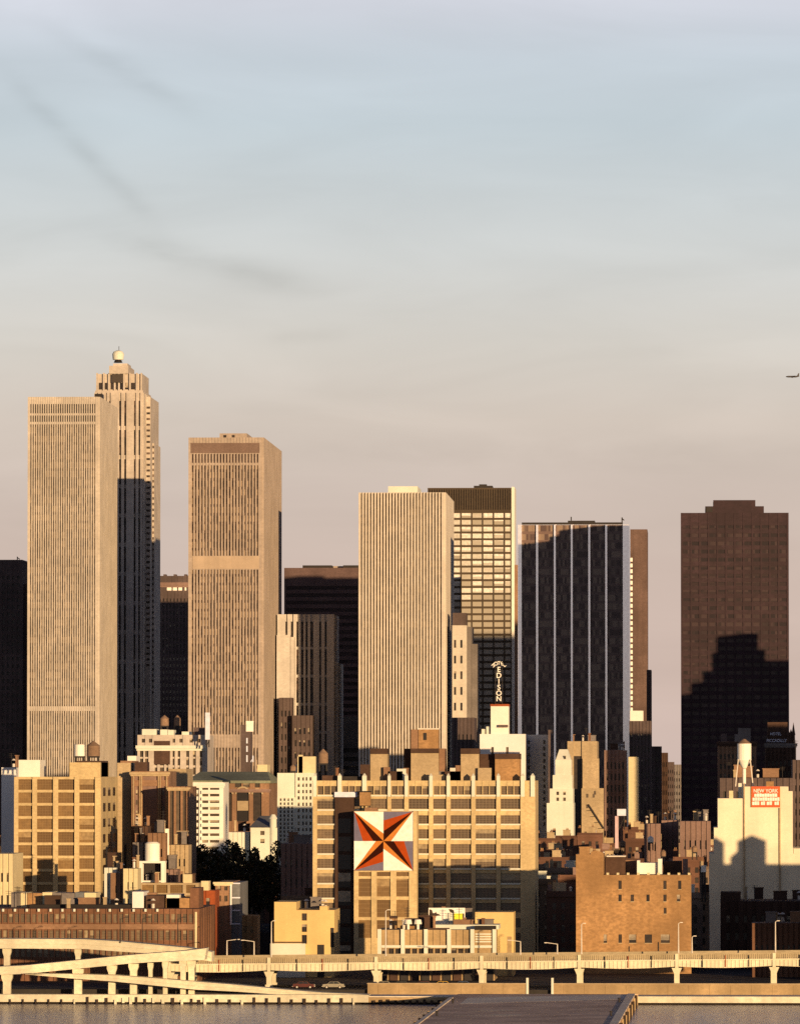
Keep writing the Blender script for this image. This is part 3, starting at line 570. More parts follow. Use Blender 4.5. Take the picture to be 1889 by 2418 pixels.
# white hotel with the roof sign
L = Bld('white_hotel', 'white hotel with vertical roof letters above its bright front', 1133, 1241, 1734, 2500, 30, 'white_brick')
L.front(L.rx((1160,1166),(1195,1201)), cells(0, L.fz(1742), 8, .5), 'pane_mid', dp=.4, ds=.38)
MB().box(L.w+.02, L.fx(1294), 18, 60, 0, L.fz(1735)).build('side_wing', M['white_brick'], L.t)
for a in (1243.5, 1280):
    for i in range(14): pane(L.t, 'F', L.w, L.fx(a), L.fx(a+5), L.fz(1757+15*i), L.fz(1748+15*i), M['pane_mid'], 'wing_window', dep=-17.95)
L.roof(1158, 1200, 1668, .15, .6, 'white_paint'); L.roof(1157, 1201, 1663, .14, .61, 'rust_wall', 'penthouse_cap', pb=1668); L.roof(1136, 1144, 1722, .2, .4, 'pale_plaster'); L.roof(1147, 1156, 1716, .2, .5, 'pale_plaster')
L.roof(1176, 1199, 1712, .10, .148, 'dark_mauve', pb=1718); L.done()
MB().box(0, PX(1300, 2490)-PX(1294.5, 2490), 0, 30, 0, PZ(1724, 2490)-G0).build('slab', M['dark_mauve'], tag(link('dark_party_wall', None, None, (PX(1294.5, 2490), 2490, G0)), 'dark narrow wall edge against the white hotel wing', 'building'))
Y = 2503; c = P(1178, 1663, Y); sg = thing('roof_letter_sign', 'white vertical roof letters on a steel mast over the white hotel', 'sign', tuple(c))
zt = PZ(1566, Y)-c.z
fr = MB()
for x in (-1.3, 1.3): fr.bar((x, 0, 0), (x, 0, zt-1.5), .22)
for i in range(9): fr.bar((-1.3, 0, zt*i/9), (1.3, 0, zt*(i+.5)/9), .14)
fr.build('sign_frame', M['dark_steel'], sg)
for ch, py in zip('EDISON', (1582, 1596, 1610, 1624, 1638, 1651)): text(ch, 2.7, 'sign_white', sg, (0, -.25, PZ(py, Y)-c.z), name='letter')
for i, ch in enumerate('HOTEL'):
    a = R_(-52+26*i); text(ch, 1.9, 'sign_white', sg, (2.6*math.sin(a), -.25, PZ(1580, Y)-c.z+2.1*math.cos(a)), name='letter', rz=a*.9)
Bld('dark_block', 'dark square block right of the ivory slab behind the loft roof', 1067, 1120, 1695, 2560, 30, 'dark_mauve').grid(5, 10, 'pane_dark', .4, .4).done()
# stepped cream tower and its neighbours
m_ = Bld('stepped_cream_block', 'bright cream stepped tower with few windows, right of the white hotel', 1291, 1354, 1897, 2300, 30, 'pale_plaster')
st = MB(); q = m_.fx
st.box(q(1298), q(1353), .5, 26, m_.h, m_.fz(1863)).box(q(1305), q(1351), 1, 22, m_.fz(1863), m_.fz(1831)).box(q(1311), q(1349), 1.5, 18, m_.fz(1831), m_.fz(1795))
a, c, z0, z1 = q(1312), q(1348), m_.fz(1795), m_.fz(1770)
st.add([(a,2,z0),(c,2,z0),(c,17,z0),(a,17,z0),(a+1.2,5,z1),(c-1.2,5,z1),(c-1.2,14,z1),(a+1.2,14,z1)], [(0,1,5,4),(1,2,6,5),(2,3,7,6),(3,0,4,7),(4,5,6,7)])
st.build('upper_setbacks', m_.m, m_.t)
for a, b_, pa, pb in ((1314,1320,1870,1878),(1330,1336,1870,1878),(1314,1320,1884,1892),(1330,1336,1884,1892)): pane(m_.t, 'F', 0, q(a), q(b_), m_.fz(pb), m_.fz(pa), M['pane_mid'], 'window', dep=-.47)
pane(m_.t, 'F', 0, q(1331), q(1336), m_.fz(1793), m_.fz(1785), M['pane_dark'], 'window', dep=-2.3); m_.done()
n_ = Bld('tan_setback_block', 'tan stone block with dark central slot behind the cream stepped tower', 1340, 1410, 1751, 2400, 40, 'tan_brick')
n_.front(n_.rx((1355,1374)), [(0, n_.fz(1786))], 'pane_dark', dp=1.2, name='slot')
MB().box(n_.fx(1376), n_.fx(1415), -4, -1.21, 0, n_.fz(1792)).box(n_.fx(1374), n_.fx(1426), -8, -4.01, 0, n_.fz(1862)).build('front_wing', n_.m, n_.t)
f_ = MB()
for i in range(4): f_.bar((n_.fx(1390+9*i), -8.4, n_.fz(1900+14*i)), (n_.fx(1399+9*i), -8.4, n_.fz(1914+14*i)), .5).box(n_.fx(1388+9*i), n_.fx(1402+9*i), -9, -8.02, n_.fz(1915+14*i), n_.fz(1914+14*i))
f_.build('fire_escape', M['dark_steel'], n_.t)
for a, pa in ((1385,1875),(1400,1875),(1385,1900),(1403,1868)): pane(n_.t, 'F', 0, n_.fx(a), n_.fx(a+5), n_.fz(pa+9), n_.fz(pa), M['pane_mid'], 'window', dep=8.03)
n_.clutter(4, 6); n_.done()
o = Bld('windowed_block', 'grey stone block full of dark windows right of the tan setback block', 1427, 1479, 1772, 2450, 30, 'pink_stone').grid(5, 12, 'pane_dark', .45, .6, .05); o.clutter(5, 2).done()
o = Bld('banded_block', 'narrow cream banded block under the striped black tower edge', 1484, 1508, 1788, 2650, 20, 'buff_wall').front([(.4, 3.4)], cells(0, 26, 6, .5), 'pane_mid', dp=.8, name='window_band'); o.done()
signslab('pink vertical neon sign in the dark street', 1452, 1460, 1928, 2004, 2200, 'sign_pink', 2030, .6)
signslab('small square white sign above the pink vertical sign', 1457, 1478, 1911, 1927, 2190, 'bluish_white', 1960)
for a, b_, tp, YY, lb in ((1521,1560,1946,1950,'low grey pink house left of its taller neighbours in the dark street'),(1562,1602,1938,1960,'low pink house with blank wall behind the orange warehouse'),(1606,1678,1940,1940,'wide low pink house with a few windows beside the white warehouse')):
    Bld('low_house', lb, a, b_, tp, YY, 20, 'pink_stone', 'house').grid(max(2, int((b_-a)/14)), 4, 'pane_dark', .3, .4).clutter(3, a).done()
# brown hotel pair at the right
p = Bld('speckled_hotel', 'brown speckled hotel block behind the white roof tank', 1695, 1786, 1752, 2600, 30, 'brown_brick').grid(9, 14, 'pane_dark', .5, .5, .05)
p.roof(1744, 1773, 1720, .1, .5, 'grey_stone'); p.roof(1735, 1744, 1734, .1, .4, 'grey_stone'); p.roof(1703, 1717, 1733, .2, .5, 'dark_mauve'); p.cornice(1753, 1, 1.3, 'dark_brick'); p.done()
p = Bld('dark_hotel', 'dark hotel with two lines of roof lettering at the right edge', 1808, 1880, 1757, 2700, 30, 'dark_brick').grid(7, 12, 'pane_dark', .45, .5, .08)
p.roof(1813, 1860, 1706, .1, .6, 'dark_brick'); p.cornice(1756, 1, 1.2, 'grey_stone')
for a in (1862, 1868, 1874): MB().cone(p.fx(a), 1, p.h, p.h+3.5, .7, .6, 8).cone(p.fx(a), 1, p.h+3.5, p.fz(1707 if a == 1874 else 1722), .8, .05, 8).build('spire', M['dark_brick'], p.t)
text('HOTEL', 1.7, 'bluish_white', p.t, (p.fx(1832), 2.9, p.fz(1734)), sx=.85); text('PICCADILLY', 1.75, 'bluish_white', p.t, (p.fx(1834), -1.3, p.fz(1750)), sx=.85); p.done()
p = Bld('arcaded_block', 'mauve block with a row of pale window bays behind the white warehouse', 1700, 1872, 1838, 1730, 26, 'dark_mauve').grid(11, 8, 'pane_mid', .5, .6, .03); p.clutter(5, 12).done()
p = Bld('speckled_apartments', 'dark apartment block with pale windows at the right edge', 1872, 1960, 1795, 1820, 30, 'dark_mauve').grid(9, 14, 'pane_mid', .4, .5); p.clutter(4, 1).done()
# white warehouse with the red sign
Q = Bld('white_warehouse', 'tall white blank-walled stepped warehouse with a red sign at the right', 1675, 1960, 2017, 1650, 45, 'warehouse_white')
q, z = Q.fx, Q.fz
MB().box(q(1686), q(1873), 0, 44, Q.h, z(2003)).box(q(1686), q(1872), .0, 43, z(2003), z(1955)).box(q(1695), q(1872), 0, 43, z(1955), z(1886)).box(q(1755), q(1862), 0, 42, z(1886), z(1858)).box(q(1862), q(1872), 0, 42, z(1886), z(1869)).build('upper_wall', Q.m, Q.t)
MB().box(q(1874), q(1960), 0, 40, Q.h, z(2004)).build('side_wing', Q.m, Q.t)
for a, ta in ((1757.5, 1850), (1841.5, 1908)): MB().bar((q(a), -.3, 0), (q(a), -.3, z(ta)), .32).build('downpipe', M['tan_brick'], Q.t)
Q.roof(1722, 1733, 1868, .1, .2, 'buff_wall', 'roof_vent', pb=1886); Q.roof(1744, 1752, 1850, .1, .2, 'pale_plaster', 'roof_vent', pb=1886); Q.roof(1810, 1828, 1846, .1, .3, 'orange_brick', pb=1858); Q.done()
c = P(1808, 1882.5, 1649.6); s = thing('red_sign', 'red billboard with rows of white lettering on the white warehouse', 'sign', tuple(c))
hw, hh = 34*1649.6/F, 24.5*1649.6/F
MB().box(-hw, hw, 0, .3, -hh, hh).build('sign_board', M['sign_red'], s); MB().box(-hw, -hw+.12, -.04, -.002, -hh, hh).box(hw-.12, hw, -.04, -.002, -hh, hh).build('sign_edge', M['star_orange'], s)
text('NEW YORK', 1.25, 'sign_white', s, (0, -.06, 1.45), sx=.92)
def blocks(py, spans, hgt):
    b_ = MB()
    for u0, u1 in spans:
        k = max(1, round((u1-u0)/.085))
        for i in range(k):
            a = -hw+2*hw*(u0+(u1-u0)*i/k); e_ = -hw+2*hw*(u0+(u1-u0)*(i+1)/k)
            b_.box(a+.03, e_-.03, -.06, -.003, py-hgt/2, py+hgt/2*(1 if i % 3 else .8))
    b_.build('lettering', M['sign_white'], s)
blocks(.42, ((.10,.90),), .82); blocks(-.55, ((.04,.98),), .86); blocks(-1.55, ((.03,.28),(.33,.48),(.53,.72),(.80,.96)), .9)
# white roof tank with conical foot
c = P(1757.5, 1858, 1668); t = thing('water_tank', 'tall white roof tank with conical foot on the white warehouse', 'water tank', tuple(c))
u = 1668/F; zz = lambda py: (1858-py)*u; r = 16.5*u
b_ = MB().cone(0, 0, zz(1795), zz(1757), r, r, 20).cone(0, 0, zz(1815), zz(1795), .5, r, 20).cone(0, 0, zz(1796), zz(1794.5), r*1.03, r*1.03, 20)
b_.build('tank', M['white_tank'], t); MB().cone(0, 0, zz(1757), zz(1746), r*1.03, .3, 20).build('tank_roof', M['tank_wood'], t)
MB().cone(0, 0, 0, zz(1816), .42, .42, 10).build('riser_pipe', M['white_tank'], t)
for sx in (-1, 1):
    for sy in (-1, 1): MB().bar((sx*r*1.25, sy*r*1.25, 0), (sx*r*.85, sy*r*.85, zz(1794)), .24).bar((sx*r*1.2, -r*1.2*sy, .4), (sx*r*.95, r*.95*sy, zz(1812)), .1).build('leg', M['lamp_metal'], t)
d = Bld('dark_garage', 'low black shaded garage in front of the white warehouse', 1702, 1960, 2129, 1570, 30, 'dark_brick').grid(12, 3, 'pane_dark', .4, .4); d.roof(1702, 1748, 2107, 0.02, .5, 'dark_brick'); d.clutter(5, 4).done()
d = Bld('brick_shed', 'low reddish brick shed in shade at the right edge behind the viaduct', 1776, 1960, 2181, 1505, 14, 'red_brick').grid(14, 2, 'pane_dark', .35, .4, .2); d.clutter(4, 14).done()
# ================================================================ waterfront blocks
v = Bld('brick_terminal', 'long low red brick terminal with two window rows behind the ramp, bottom left', -60, 467, 2147, 1470, 48, 'red_brick')
vis = lambda a, b_, c, d_: b_ < v.fx(-4)
v.front(cells(v.fx(-50), v.fx(460), 37, .72), v.rz((2160,2180),(2199,2222),(2240,2262)), 'pane_brown', dp=.5, ds=.25, skip=vis)
MB().box(-.2, v.w, -.62, -.505, v.fz(2196), v.fz(2184)).build('brick_band', M['brown_brick'], v.t)
for i in range(15): MB().cone(v.fx(-20+28*i), -.8, v.fz(2151)-.3, v.fz(2151)+.3, .3, .3, 8).build('wall_plate', M['pale_plaster'], v.t)
v.side(cells(0, 48, 6, .4), [(1, 14)], 'pane_dark', dp=.4, name='side_bay')
MB().box(v.fx(461), v.fx(466), -.75, -.51, 0, v.fz(2155)).build('pilaster', M['buff_wall'], v.t)
for i, (a, b_, c) in enumerate(((8,30,'grey_stone'),(31,46,'buff_wall'),(47,82,'orange_brick'),(83,106,'buff_wall'),(107,128,'grey_stone'),(129,160,'grey_stone'),(161,182,'slate'),(183,211,'buff_wall'))):
    v.roof(a, b_, 2112+(i % 3), .35, .6, c)
for a, b_, tp, c in ((304,331,2109,'white_brick'),(336,380,2118,'dark_brick'),(385,416,2116,'white_paint'),(384,440,2124,'orange_brick'),(441,462,2100,'red_brick'),(60,300,2140,'tar_roof')): v.roof(a, b_, tp, .2, .5, c)
v.clutter(14, 31, 0.); v.done()
v = Bld('red_gable_block', 'tall rust red narrow wall at the right end of the brick terminal', 470, 508, 2104, 1522, 14, 'rust_wall')
v.front(v.rx((487,496)), v.rz((2122,2150),(2160,2190),(2200,2230)), 'pane_dark', dp=.3); v.roof(474, 492, 2082, .1, .5, 'buff_wall'); v.done()
v = Bld('brick_corner_house', 'dark brick corner house with pale banded side, right of the rust red wall', 509, 546, 2084, 1540, 30, 'brown_brick')
v.front(v.rx((514,522),(530,538)), v.rz((2092,2104),(2116,2130)), 'pane_mid', dp=.4)
MB().box(v.w, v.fx(565), 2, 30, 0, v.fz(2086)).build('side_wing', M['slate'], v.t)
for py in (2086, 2120, 2150, 2182): MB().box(v.w+.05, v.fx(566), 1.7, 1.99, v.fz(py+3), v.fz(py)).build('stone_band', M['bluish_white'], v.t)
MB().box(v.fx(544), v.fx(548), -.9, -.42, v.fz(2185), v.h).build('pilaster', M['white_brick'], v.t); v.cornice(2084, .5, 1., 'buff_wall'); v.done()
v = Bld('tank_house', 'buff and brown block that carries the white framed roof tank', 328, 470, 2086, 1625, 12, 'tan_brick')
v.front(v.rx((336,364),(370,396),(402,432),(440,462)), v.rz((2091,2110),(2116,2135),(2142,2160)), 'pane_gold', dp=.5); v.clutter(5, 41, 0.); v.roof(432, 452, 2066, .1, .4, 'buff_wall'); v.done()
c = P(360, 2034, 1631); t = thing('water_tank', 'big square-shouldered white tank on an open white frame', 'water tank', tuple(c)); u = 1631/F
MB().cone(0, 0, 0, 41*u, 17.5*u, 17.5*u, 24).cone(0, 0, 41*u, 45*u, 17.5*u, 12*u, 24).build('tank', M['white_tank'], t)
fr = MB().box(-32*u, 32*u, -2.2, 2.2, -5*u, 0)
for x in (-31, 22): fr.box(x*u, (x+9)*u, -2.2, -1.2, -52*u, -5*u).box(x*u, (x+9)*u, 1.2, 2.2, -52*u, -5*u)
fr.box(-22*u, 22*u, -2.1, 2.1, -50*u, -46*u).build('frame', M['white_paint'], t)
MB().box(-20*u, 21*u, 1.25, 2.0, -45.9*u, -5.1*u).build('back_panel', M['dark_steel'], t)
for a, b_, tp, mm, lb in ((247,275,2050,'pale_plaster','square cream hut roof at the foot of the golden loft building'),(292,326,2052,'buff_wall','small buff house between the loft building and the framed white tank'),(390,420,2054,'pink_stone','small rosy house right of the framed white tank'),(262,300,2062,'brown_brick','brown house with chimneys left of the framed white tank')):
    Bld('small_house', lb, a, b_, tp, 1640 if a == 390 else 1585+(a % 17), 9, mm, 'house').grid(2, 5, 'pane_dark', .3, .45).clutter(2, a).done()
v = Bld('orange_hut', 'small orange block alone in the dark street', 567, 608, 2163, 1550, 9, 'orange_brick', 'house').grid(2, 3, 'pane_gold', .5, .5); v.done()
# yellow blank building
v = Bld('yellow_building', 'bright yellow blank-walled building with three dark windows', 648, 790, 2150, 1500, 22, 'yellow_wall')
v.front(v.rx((713,725)), v.rz((2158,2175),(2184,2202),(2209,2230)), 'pane_dark', dp=.4, ds=.38)
MB().box(0, v.fx(700), -.4, 20, v.h+.002, v.fz(2131)).build('upper_wall', M['yellow_wall'], v.t); v.roof(755, 774, 2141, .0, .3)
MB().box(-.8, v.fx(722), -1.6, -.42, 0, v.fz(2229)).build('base_wall', M['pale_plaster'], v.t); MB().box(-.4, v.fx(716), -.6, -.401, v.fz(2228), v.fz(2225)).build('ledge', M['dark_brick'], v.t)
MB().box(v.fx(781), v.fx(789), -.52, -.41, v.fz(2238), v.fz(2192)).box(v.fx(750), v.fx(766), -.52, -.41, 0, v.fz(2232)).build('door', M['dark_steel'], v.t); v.clutter(3, 2); v.done()
# colonnaded low building and its neighbours
v = Bld('colonnaded_depot', 'low cream depot with square pilasters behind the viaduct, centre', 892, 1168, 2197, 1478, 20, 'brown_concrete')
v.front(v.rx((902,914),(918,930),(934,947),(957,969),(973,985),(989,1001),(1011,1023),(1027,1039),(1043,1056),(1066,1078),(1082,1094),(1098,1110)), v.rz((2241,2262),), 'pane_dark', dp=.5, ds=.3)
for a in (892, 947, 1001.5, 1056, 1111, 1163): MB().box(v.fx(a), v.fx(a+9), -1.1, -.51, v.fz(2268), v.fz(2195)).build('pilaster', M['pale_plaster'], v.t)
for a, b_ in ((901.5,946.5),(956.5,1001),(1011,1055.5),(1065.5,1110.5),(1120.5,1162.5)): MB().box(v.fx(a), v.fx(b_), -.8, -.51, v.fz(2239), v.fz(2233)).build('lintel', M['pale_plaster'], v.t)
for i in range(11): MB().box(v.fx(896+25*i), v.fx(896+25*i+19), -.9, -.51, 0, v.fz(2269)).build('shade_panel', M[('dark_steel','dark_brick')[i%2]], v.t)  # dark panels painted in for the shade below the highway deck
for i in range(4): MB().box(v.fx(1122), v.fx(1160), -.7, -.51, v.fz(2208+6*i), v.fz(2205+6*i)).build('louvre', M['pale_plaster'], v.t)
for a, b_, tp, y0, y1, c in ((1000,1176,2186,.3,.9,'pale_plaster'),(940,1010,2190,.5,.8,'orange_brick'),(1008,1060,2193,.1,.2,'dark_brick'),(1120,1170,2188,.1,.25,'tar_roof')): v.roof(a, b_, tp, y0, y1, c)
for a in (962, 985): MB().cone(v.fx(a), 4, v.h, v.h+1.2, .3, .3, 10).cone(v.fx(a), 4, v.h+1.2, v.h+2.2, .9, .7, 10).build('roof_vent', M['white_paint'], v.t)
v.clutter(10, 21, 0.); v.done()
v = Bld('yellow_wall_block', 'yellow blank wall block right of the billboard', 1122, 1213, 2155, 1512, 14, 'yellow_wall').front([], [], 'pane_dark'); MB().box(v.fx(1198), v.fx(1208), -.86, -.81, 0, v.fz(2212)).build('door', M['brown_concrete'], v.t); v.done()
v = Bld('orange_block', 'orange brown low block under the left of the billboard', 960, 1120, 2172, 1520, 12, 'orange_brick').grid(8, 3, 'pane_dark', .3, .4); v.clutter(4, 3).done()
v = Bld('orange_stack', 'orange brick chimney block in front of the mural annex', 921, 937, 2170, 1490, 3, 'orange_brick').front([], [], 'pane_dark'); v.roof(919, 938, 2164, .0, .9, 'dark_brick'); v.done()
c = P(1055, 2165, 1497); t = thing('billboard', 'white billboard with a dark wedge and a yellow panel above the depot', 'billboard', tuple(c)); u = 1497/F
MB().box(-43*u, 43*u, .06, .4, -20*u, 20*u).build('board', M['sign_white'], t)
MB().slab([(x*u, z*u) for x, z in ((-41,-11),(-37,-12),(-33,-8),(-30,-1),(-23,1),(-14,2),(-18,5),(-24,7),(-26,11),(-28,8),(-33,8),(-35,15),(-41,17))], 0, .058).build('painted_field', M['sign_dark'], t)
MB().slab([(x*u, z*u) for x, z in ((4,-15),(17,-14),(41,-12),(41,7),(17,7),(17,14),(11,17),(4,17),(8,10),(15,7),(15,-12),(5,-12))], 0.01, .057).build('painted_field', M['sign_dark'], t)
MB().box(17.5*u, 37*u, -.02, .05, -9*u, 7*u).build('painted_field', M['sign_yellow'], t)
MB().box(-2*u, 5*u, .02, .056, -14*u, 8*u).box(6*u, 14*u, .0, .055, -14*u, 8*u).build('painted_field', M['pale_plaster'], t)
for x in (-36, -12, 12, 36): MB().bar((x*u, .9, -60*u), (x*u, .9, 18*u), .25).bar((x*u, .9, 8*u), (x*u, .4, 8*u), .2).build('leg', M['dark_steel'], t)
# orange brick warehouse
v = Bld('orange_warehouse', 'orange brick warehouse with a raised left end and scattered windows', 1360, 1632, 2067, 1530, 26, 'orange_brick')
q, z = v.fx, v.fz
wl = [(1460,1467.5,2080,2100),(1566,1573.5,2080,2100),(1601,1608.5,2080,2100),(1460,1467.5,2113,2129),(1489,1496.5,2113,2129),(1526,1533.5,2113,2129),(1566,1573.5,2113,2129),(1598,1606,2113,2129),(1567,1573.5,2144,2158),(1425,1433,2207,2227),(1460,1468,2207,2227),(1485,1502,2209,2225),(1522,1539,2207,2225),(1560,1581,2209,2226)]
def punched(v, wl, pm, dp=.3, x1=None):
    """front wall skin with real openings: one strip per row of windows"""
    zs = sorted({r[2:] for r in wl}, key=lambda r: -r[0]); zc = 0
    for pa, pb in zs:
        z0, z1 = v.fz(pb), v.fz(pa); xs_ = [(v.fx(a), v.fx(b_)) for a, b_, c, d_ in wl if (c, d_) == (pa, pb)]
        if z0 > zc: fbox(v.mb, 'F', v.w, 0, v.w, 0, dp, zc, z0)
        else: z0 = zc + .01
        for a, b_ in gaps(xs_, 0, v.w): fbox(v.mb, 'F', v.w, a, b_, 0, dp, z0, z1)
        for a, b_ in xs_:
            po = pane(v.t, 'F', v.w, a, b_, z0, z1, M[pm], 'window'); k_ = (b_-a)/2+.1; MB().box(-k_, k_, -dp-.12+.03, -dp-.003+.03, -(z1-z0)/2-.18, -(z1-z0)/2).build('sill', M['tan_brick'], po)
        zc = z1
    fbox(v.mb, 'F', v.w, 0, v.w, 0, dp, zc, v.h)
wl2 = [r for r in wl if r[2:] not in ((2209,2225),(2209,2226))] + [(1485,1502,2207,2227),(1560,1581,2207,2227)]
wl2 = [(r[0], r[1], 2207, 2227) if r[2] == 2207 else r for r in wl2]
punched(v, wl2, 'pane_dark')
MB().box(0, q(1425), -.302, 20, v.h+.002, z(2018)).slab([(q(1394), z(2018)), (q(1425), z(2018)), (q(1424), z(2014)), (q(1408), z(2009)), (q(1396), z(2012))], -.302, 1).build('raised_wall', v.m, v.t)
MB().box(q(1368), q(1392), -.2, 3, z(2018), z(2003)).box(q(1367), q(1394), -.3, 3.1, z(2003), z(2000)).build('chimney', M['orange_brick'], v.t)
for i in range(9): MB().box(q(1432+24*i), q(1438+24*i), -.28, .4, v.h, v.h+.5).build('coping_block', M['buff_wall'], v.t)
for a, b_, c, d_ in ((1484,1486.5,2235,2256),(1553,1555.5,2225,2256)): MB().box(q(a), q(b_), -.42, -.305, z(d_), z(c)).build('downpipe', M['dark_steel'], v.t)
v.roof(1503, 1563, 2040, .5, .9, 'white_paint'); v.roof(1503, 1510, 2034, .45, .95, 'white_paint'); v.roof(1553, 1563, 2030, .45, .95, 'white_paint'); v.roof(1427, 1475, 2026, .6, .9, 'dark_brick'); v.roof(1474, 1502, 2034, .7, .95, 'brown_brick'); v.roof(1566, 1610, 2036, .6, .9, 'dark_brick'); v.roof(1612, 1624, 2030, .3, .4, 'pink_stone'); v.roof(1430, 1476, 2023, .55, .92, 'lamp_metal', 'bulkhead_cap', pb=2026)
v.done()
signslab('small lit white banner in the dark gap right of the orange warehouse', 1655, 1667, 2044, 2060, 1600, 'sign_white', 2130, .4)

# ================================================================ low houses in rows between the big blocks
def tenement(name, w, d, h, mat, nx, nz, seed):
    r = random.Random(seed); t = link(name, None); mb = MB().box(0, w, 0, d, 0, h)
    facade(mb, t, 'F', w, cells(0, w, nx, .42), cells(1.0, h-.9, nz, .55), 0, w, 0, h, M['pane_dark'], .25, .24)
    mb.box(-.1, w+.1, -.65, -.255, h-.7, h).build('wall', M[mat], t)
    MB().box(0, .3, 0, d, h, h+.7).box(w-.3, w, 0, d, h, h+.7).box(.3, w-.3, -.2, .1, h, h+.7).build('parapet', M[mat], t)
    for i in range(2): 
        x = r.choice((.1, w-1.2)) if i else r.uniform(.3, w-1.4); y = r.uniform(1, d-2); hh = r.uniform(1.4, 3.)
        ch = MB().box(x, x+1., y, y+.7, h, h+hh).build('chimney', M[r.choice(['red_brick','tan_brick','pink_stone'])], t)
        for k_ in (.3, .7): MB().cone(x+k_, y+.35, h+hh, h+hh+.5, .15, .12, 6).build('chimney_pot', M['orange_brick'], ch)
    x = r.uniform(.5, w-3); MB().box(x, x+2.4, 3, 6, h, h+2.4).box(x-.1, x+2.5, 2.9, 6.1, h+2.4, h+2.6).build('roof_bulkhead', M[r.choice(['pale_plaster','tan_brick','dark_brick','pink_stone'])], t)
    MB().cone(w*.7, d*.6, h, h+1.1, .3, .3, 8).cone(w*.7, d*.6, h+1.2, h+1.7, .5, .1, 8).build('roof_vent', M['lamp_metal'], t)
    del_ = [k for k in t.keys() if k.startswith('_n_')]
    for k in del_: del t[k]
    return t
PROTO = [tenement('row_house', w, d, h, mm, nx, nz, i) for i, (w, d, h, mm, nx, nz) in enumerate(
    ((7.5,16,14,'tenement',3,4),(8,18,16.5,'tenement',3,5),(9.5,17,15,'tenement_pale',4,4),(7,15,18,'tenement',3,5),(10,20,17.5,'tenement_pale',4,5),(8.5,16,20,'tenement',3,6)))]
WID = (7.5, 8, 9.5, 7, 10, 8.5)
DESC = ('narrow brown row house', 'brown row house with cornice', 'pale brick row house', 'tall narrow brown row house', 'broad pale row house', 'tallest brown row house')
ZONE = ((-400, 440, 'amid trees right of the golden loft building'), (440, 740, 'in the low field left of the big gridded loft'), (740, 1300, 'just right of the big gridded loft'), (1300, 1500, 'in the dark street behind the orange warehouse'), (1500, 1690, 'in the rooftops left of the white warehouse'), (1690, 2400, 'behind the white warehouse'))
used = set(); nten = 0
r = random.Random(11)
VIS = ((-40,40),(236,345),(395,745),(1258,1368),(1420,1690))
for Y in (1560, 1600, 1655, 1700, 1745, 1800, 1850, 1900, 1960, 2020, 2080, 2140, 2200, 2260, 2330, 2400, 2480):
    x = PX(-30, Y) + r.uniform(0, 6)
    while x < PX(1700, Y):
        i = r.randrange(6); w = WID[i]; pc = 944.5 + 0 
        px0 = 1640 + x*F/Y; px1 = 1640 + (x+w)*F/Y
        ok = any(px1 > a and px0 < b_ for a, b_ in VIS) and not any(x < f1 and x+w > f0 and Y < f3 and Y+19 > f2 for f0, f1, f2, f3 in FOOT)
        if ok and r.random() < (.93 if Y > 1650 else .7) and not (430 < px0 < 640 and Y < 1790) and not (1225 < px0 < 1300 and Y < 1600) and not (px0 < 475 and Y < 1658) and not (px1 > 560 and px0 < 748 and Y < 1625) and not (px1 > 1150 and px0 < 1264 and Y < 1640):
            o = PROTO[i] if i not in used else copy_tree(PROTO[i]); used.add(i)
            o.location = (x, Y + r.uniform(-4, 4), G0 + (Y-1560)*.006 + r.uniform(-1.5, 1.2))
            zn = next(zz_ for zz_ in ZONE if zz_[0] <= px0 < zz_[1] or zz_ is ZONE[-1])
            lb = DESC[i] + ' ' + zn[2]; tag(o, lb, 'house', lb + ' rows'); nten += 1
            x += w + .15 + (r.uniform(2, 7) if r.random() < .12 else 0)
        else: x += 4
for i in range(6):
    if i not in used:
        for ch in list(PROTO[i].children_recursive): bpy.data.objects.remove(ch)
        bpy.data.objects.remove(PROTO[i])
# scattered roof tanks over the low field
for a, tp, YY, mm, lb in ((1283,1990,2050,'tank_wood','wooden tank above the rooftops just right of the big gridded loft'),(1470,1985,1990,'tank_wood','small tank over the roofs left of the low pink houses'),(1536,1975,1930,'white_tank','pale tank in front of the low grey pink house'),(1566,2008,1860,'tank_wood','brown tank in the rooftops behind the orange warehouse'),(1640,1998,1830,'tank_wood','brown tank beside the white warehouse steps'),(690,1806,1950,'tank_wood','small dark tank behind the cream apartments'),(622,1950,1850,'tank_wood','small tank behind the hall with the grey pitched roof')):
    water_tank(lb, a, tp, tp+15, 14, YY, tp+34, mm)

# ================================================================ trees
def crown_mesh(seed, R=4.2, Hh=11., nl=2600):
    r = random.Random(seed); mb = MB(); lobes = []
    for i in range(15):
        a = r.uniform(0, 2*math.pi); k = r.random()**.6; z = r.uniform(-.42, .5)
        lobes.append((math.cos(a)*R*.75*k*(1-abs(z)*.6), math.sin(a)*R*.75*k*(1-abs(z)*.6), z*Hh, r.uniform(.9, 1.9)*R/4.2))
    for i in range(nl):
        cx, cy, cz, rr = r.choice(lobes); v = Vector((r.gauss(0,1), r.gauss(0,1), r.gauss(0,1))).normalized()*rr*r.uniform(.55, 1.08)
        p = Vector((cx, cy, cz)) + v; s = r.uniform(.22, .48)
        a = Vector((r.gauss(0,1), r.gauss(0,1), r.gauss(0,1))).normalized(); b_ = a.orthogonal().normalized(); c = a.cross(b_)
        mb.add([p+b_*s, p+c*s*.6, p-b_*s, p-c*s*.6], [(0,1,2,3)], r.randrange(3))
    return mb.mesh('crown', [M['leaf_deep'], M['leaf_mid'], M['leaf_warm']])
P_('leaf_deep', (.03,.035,.015)); P_('leaf_mid', (.06,.06,.025)); P_('leaf_warm', (.12,.075,.03))
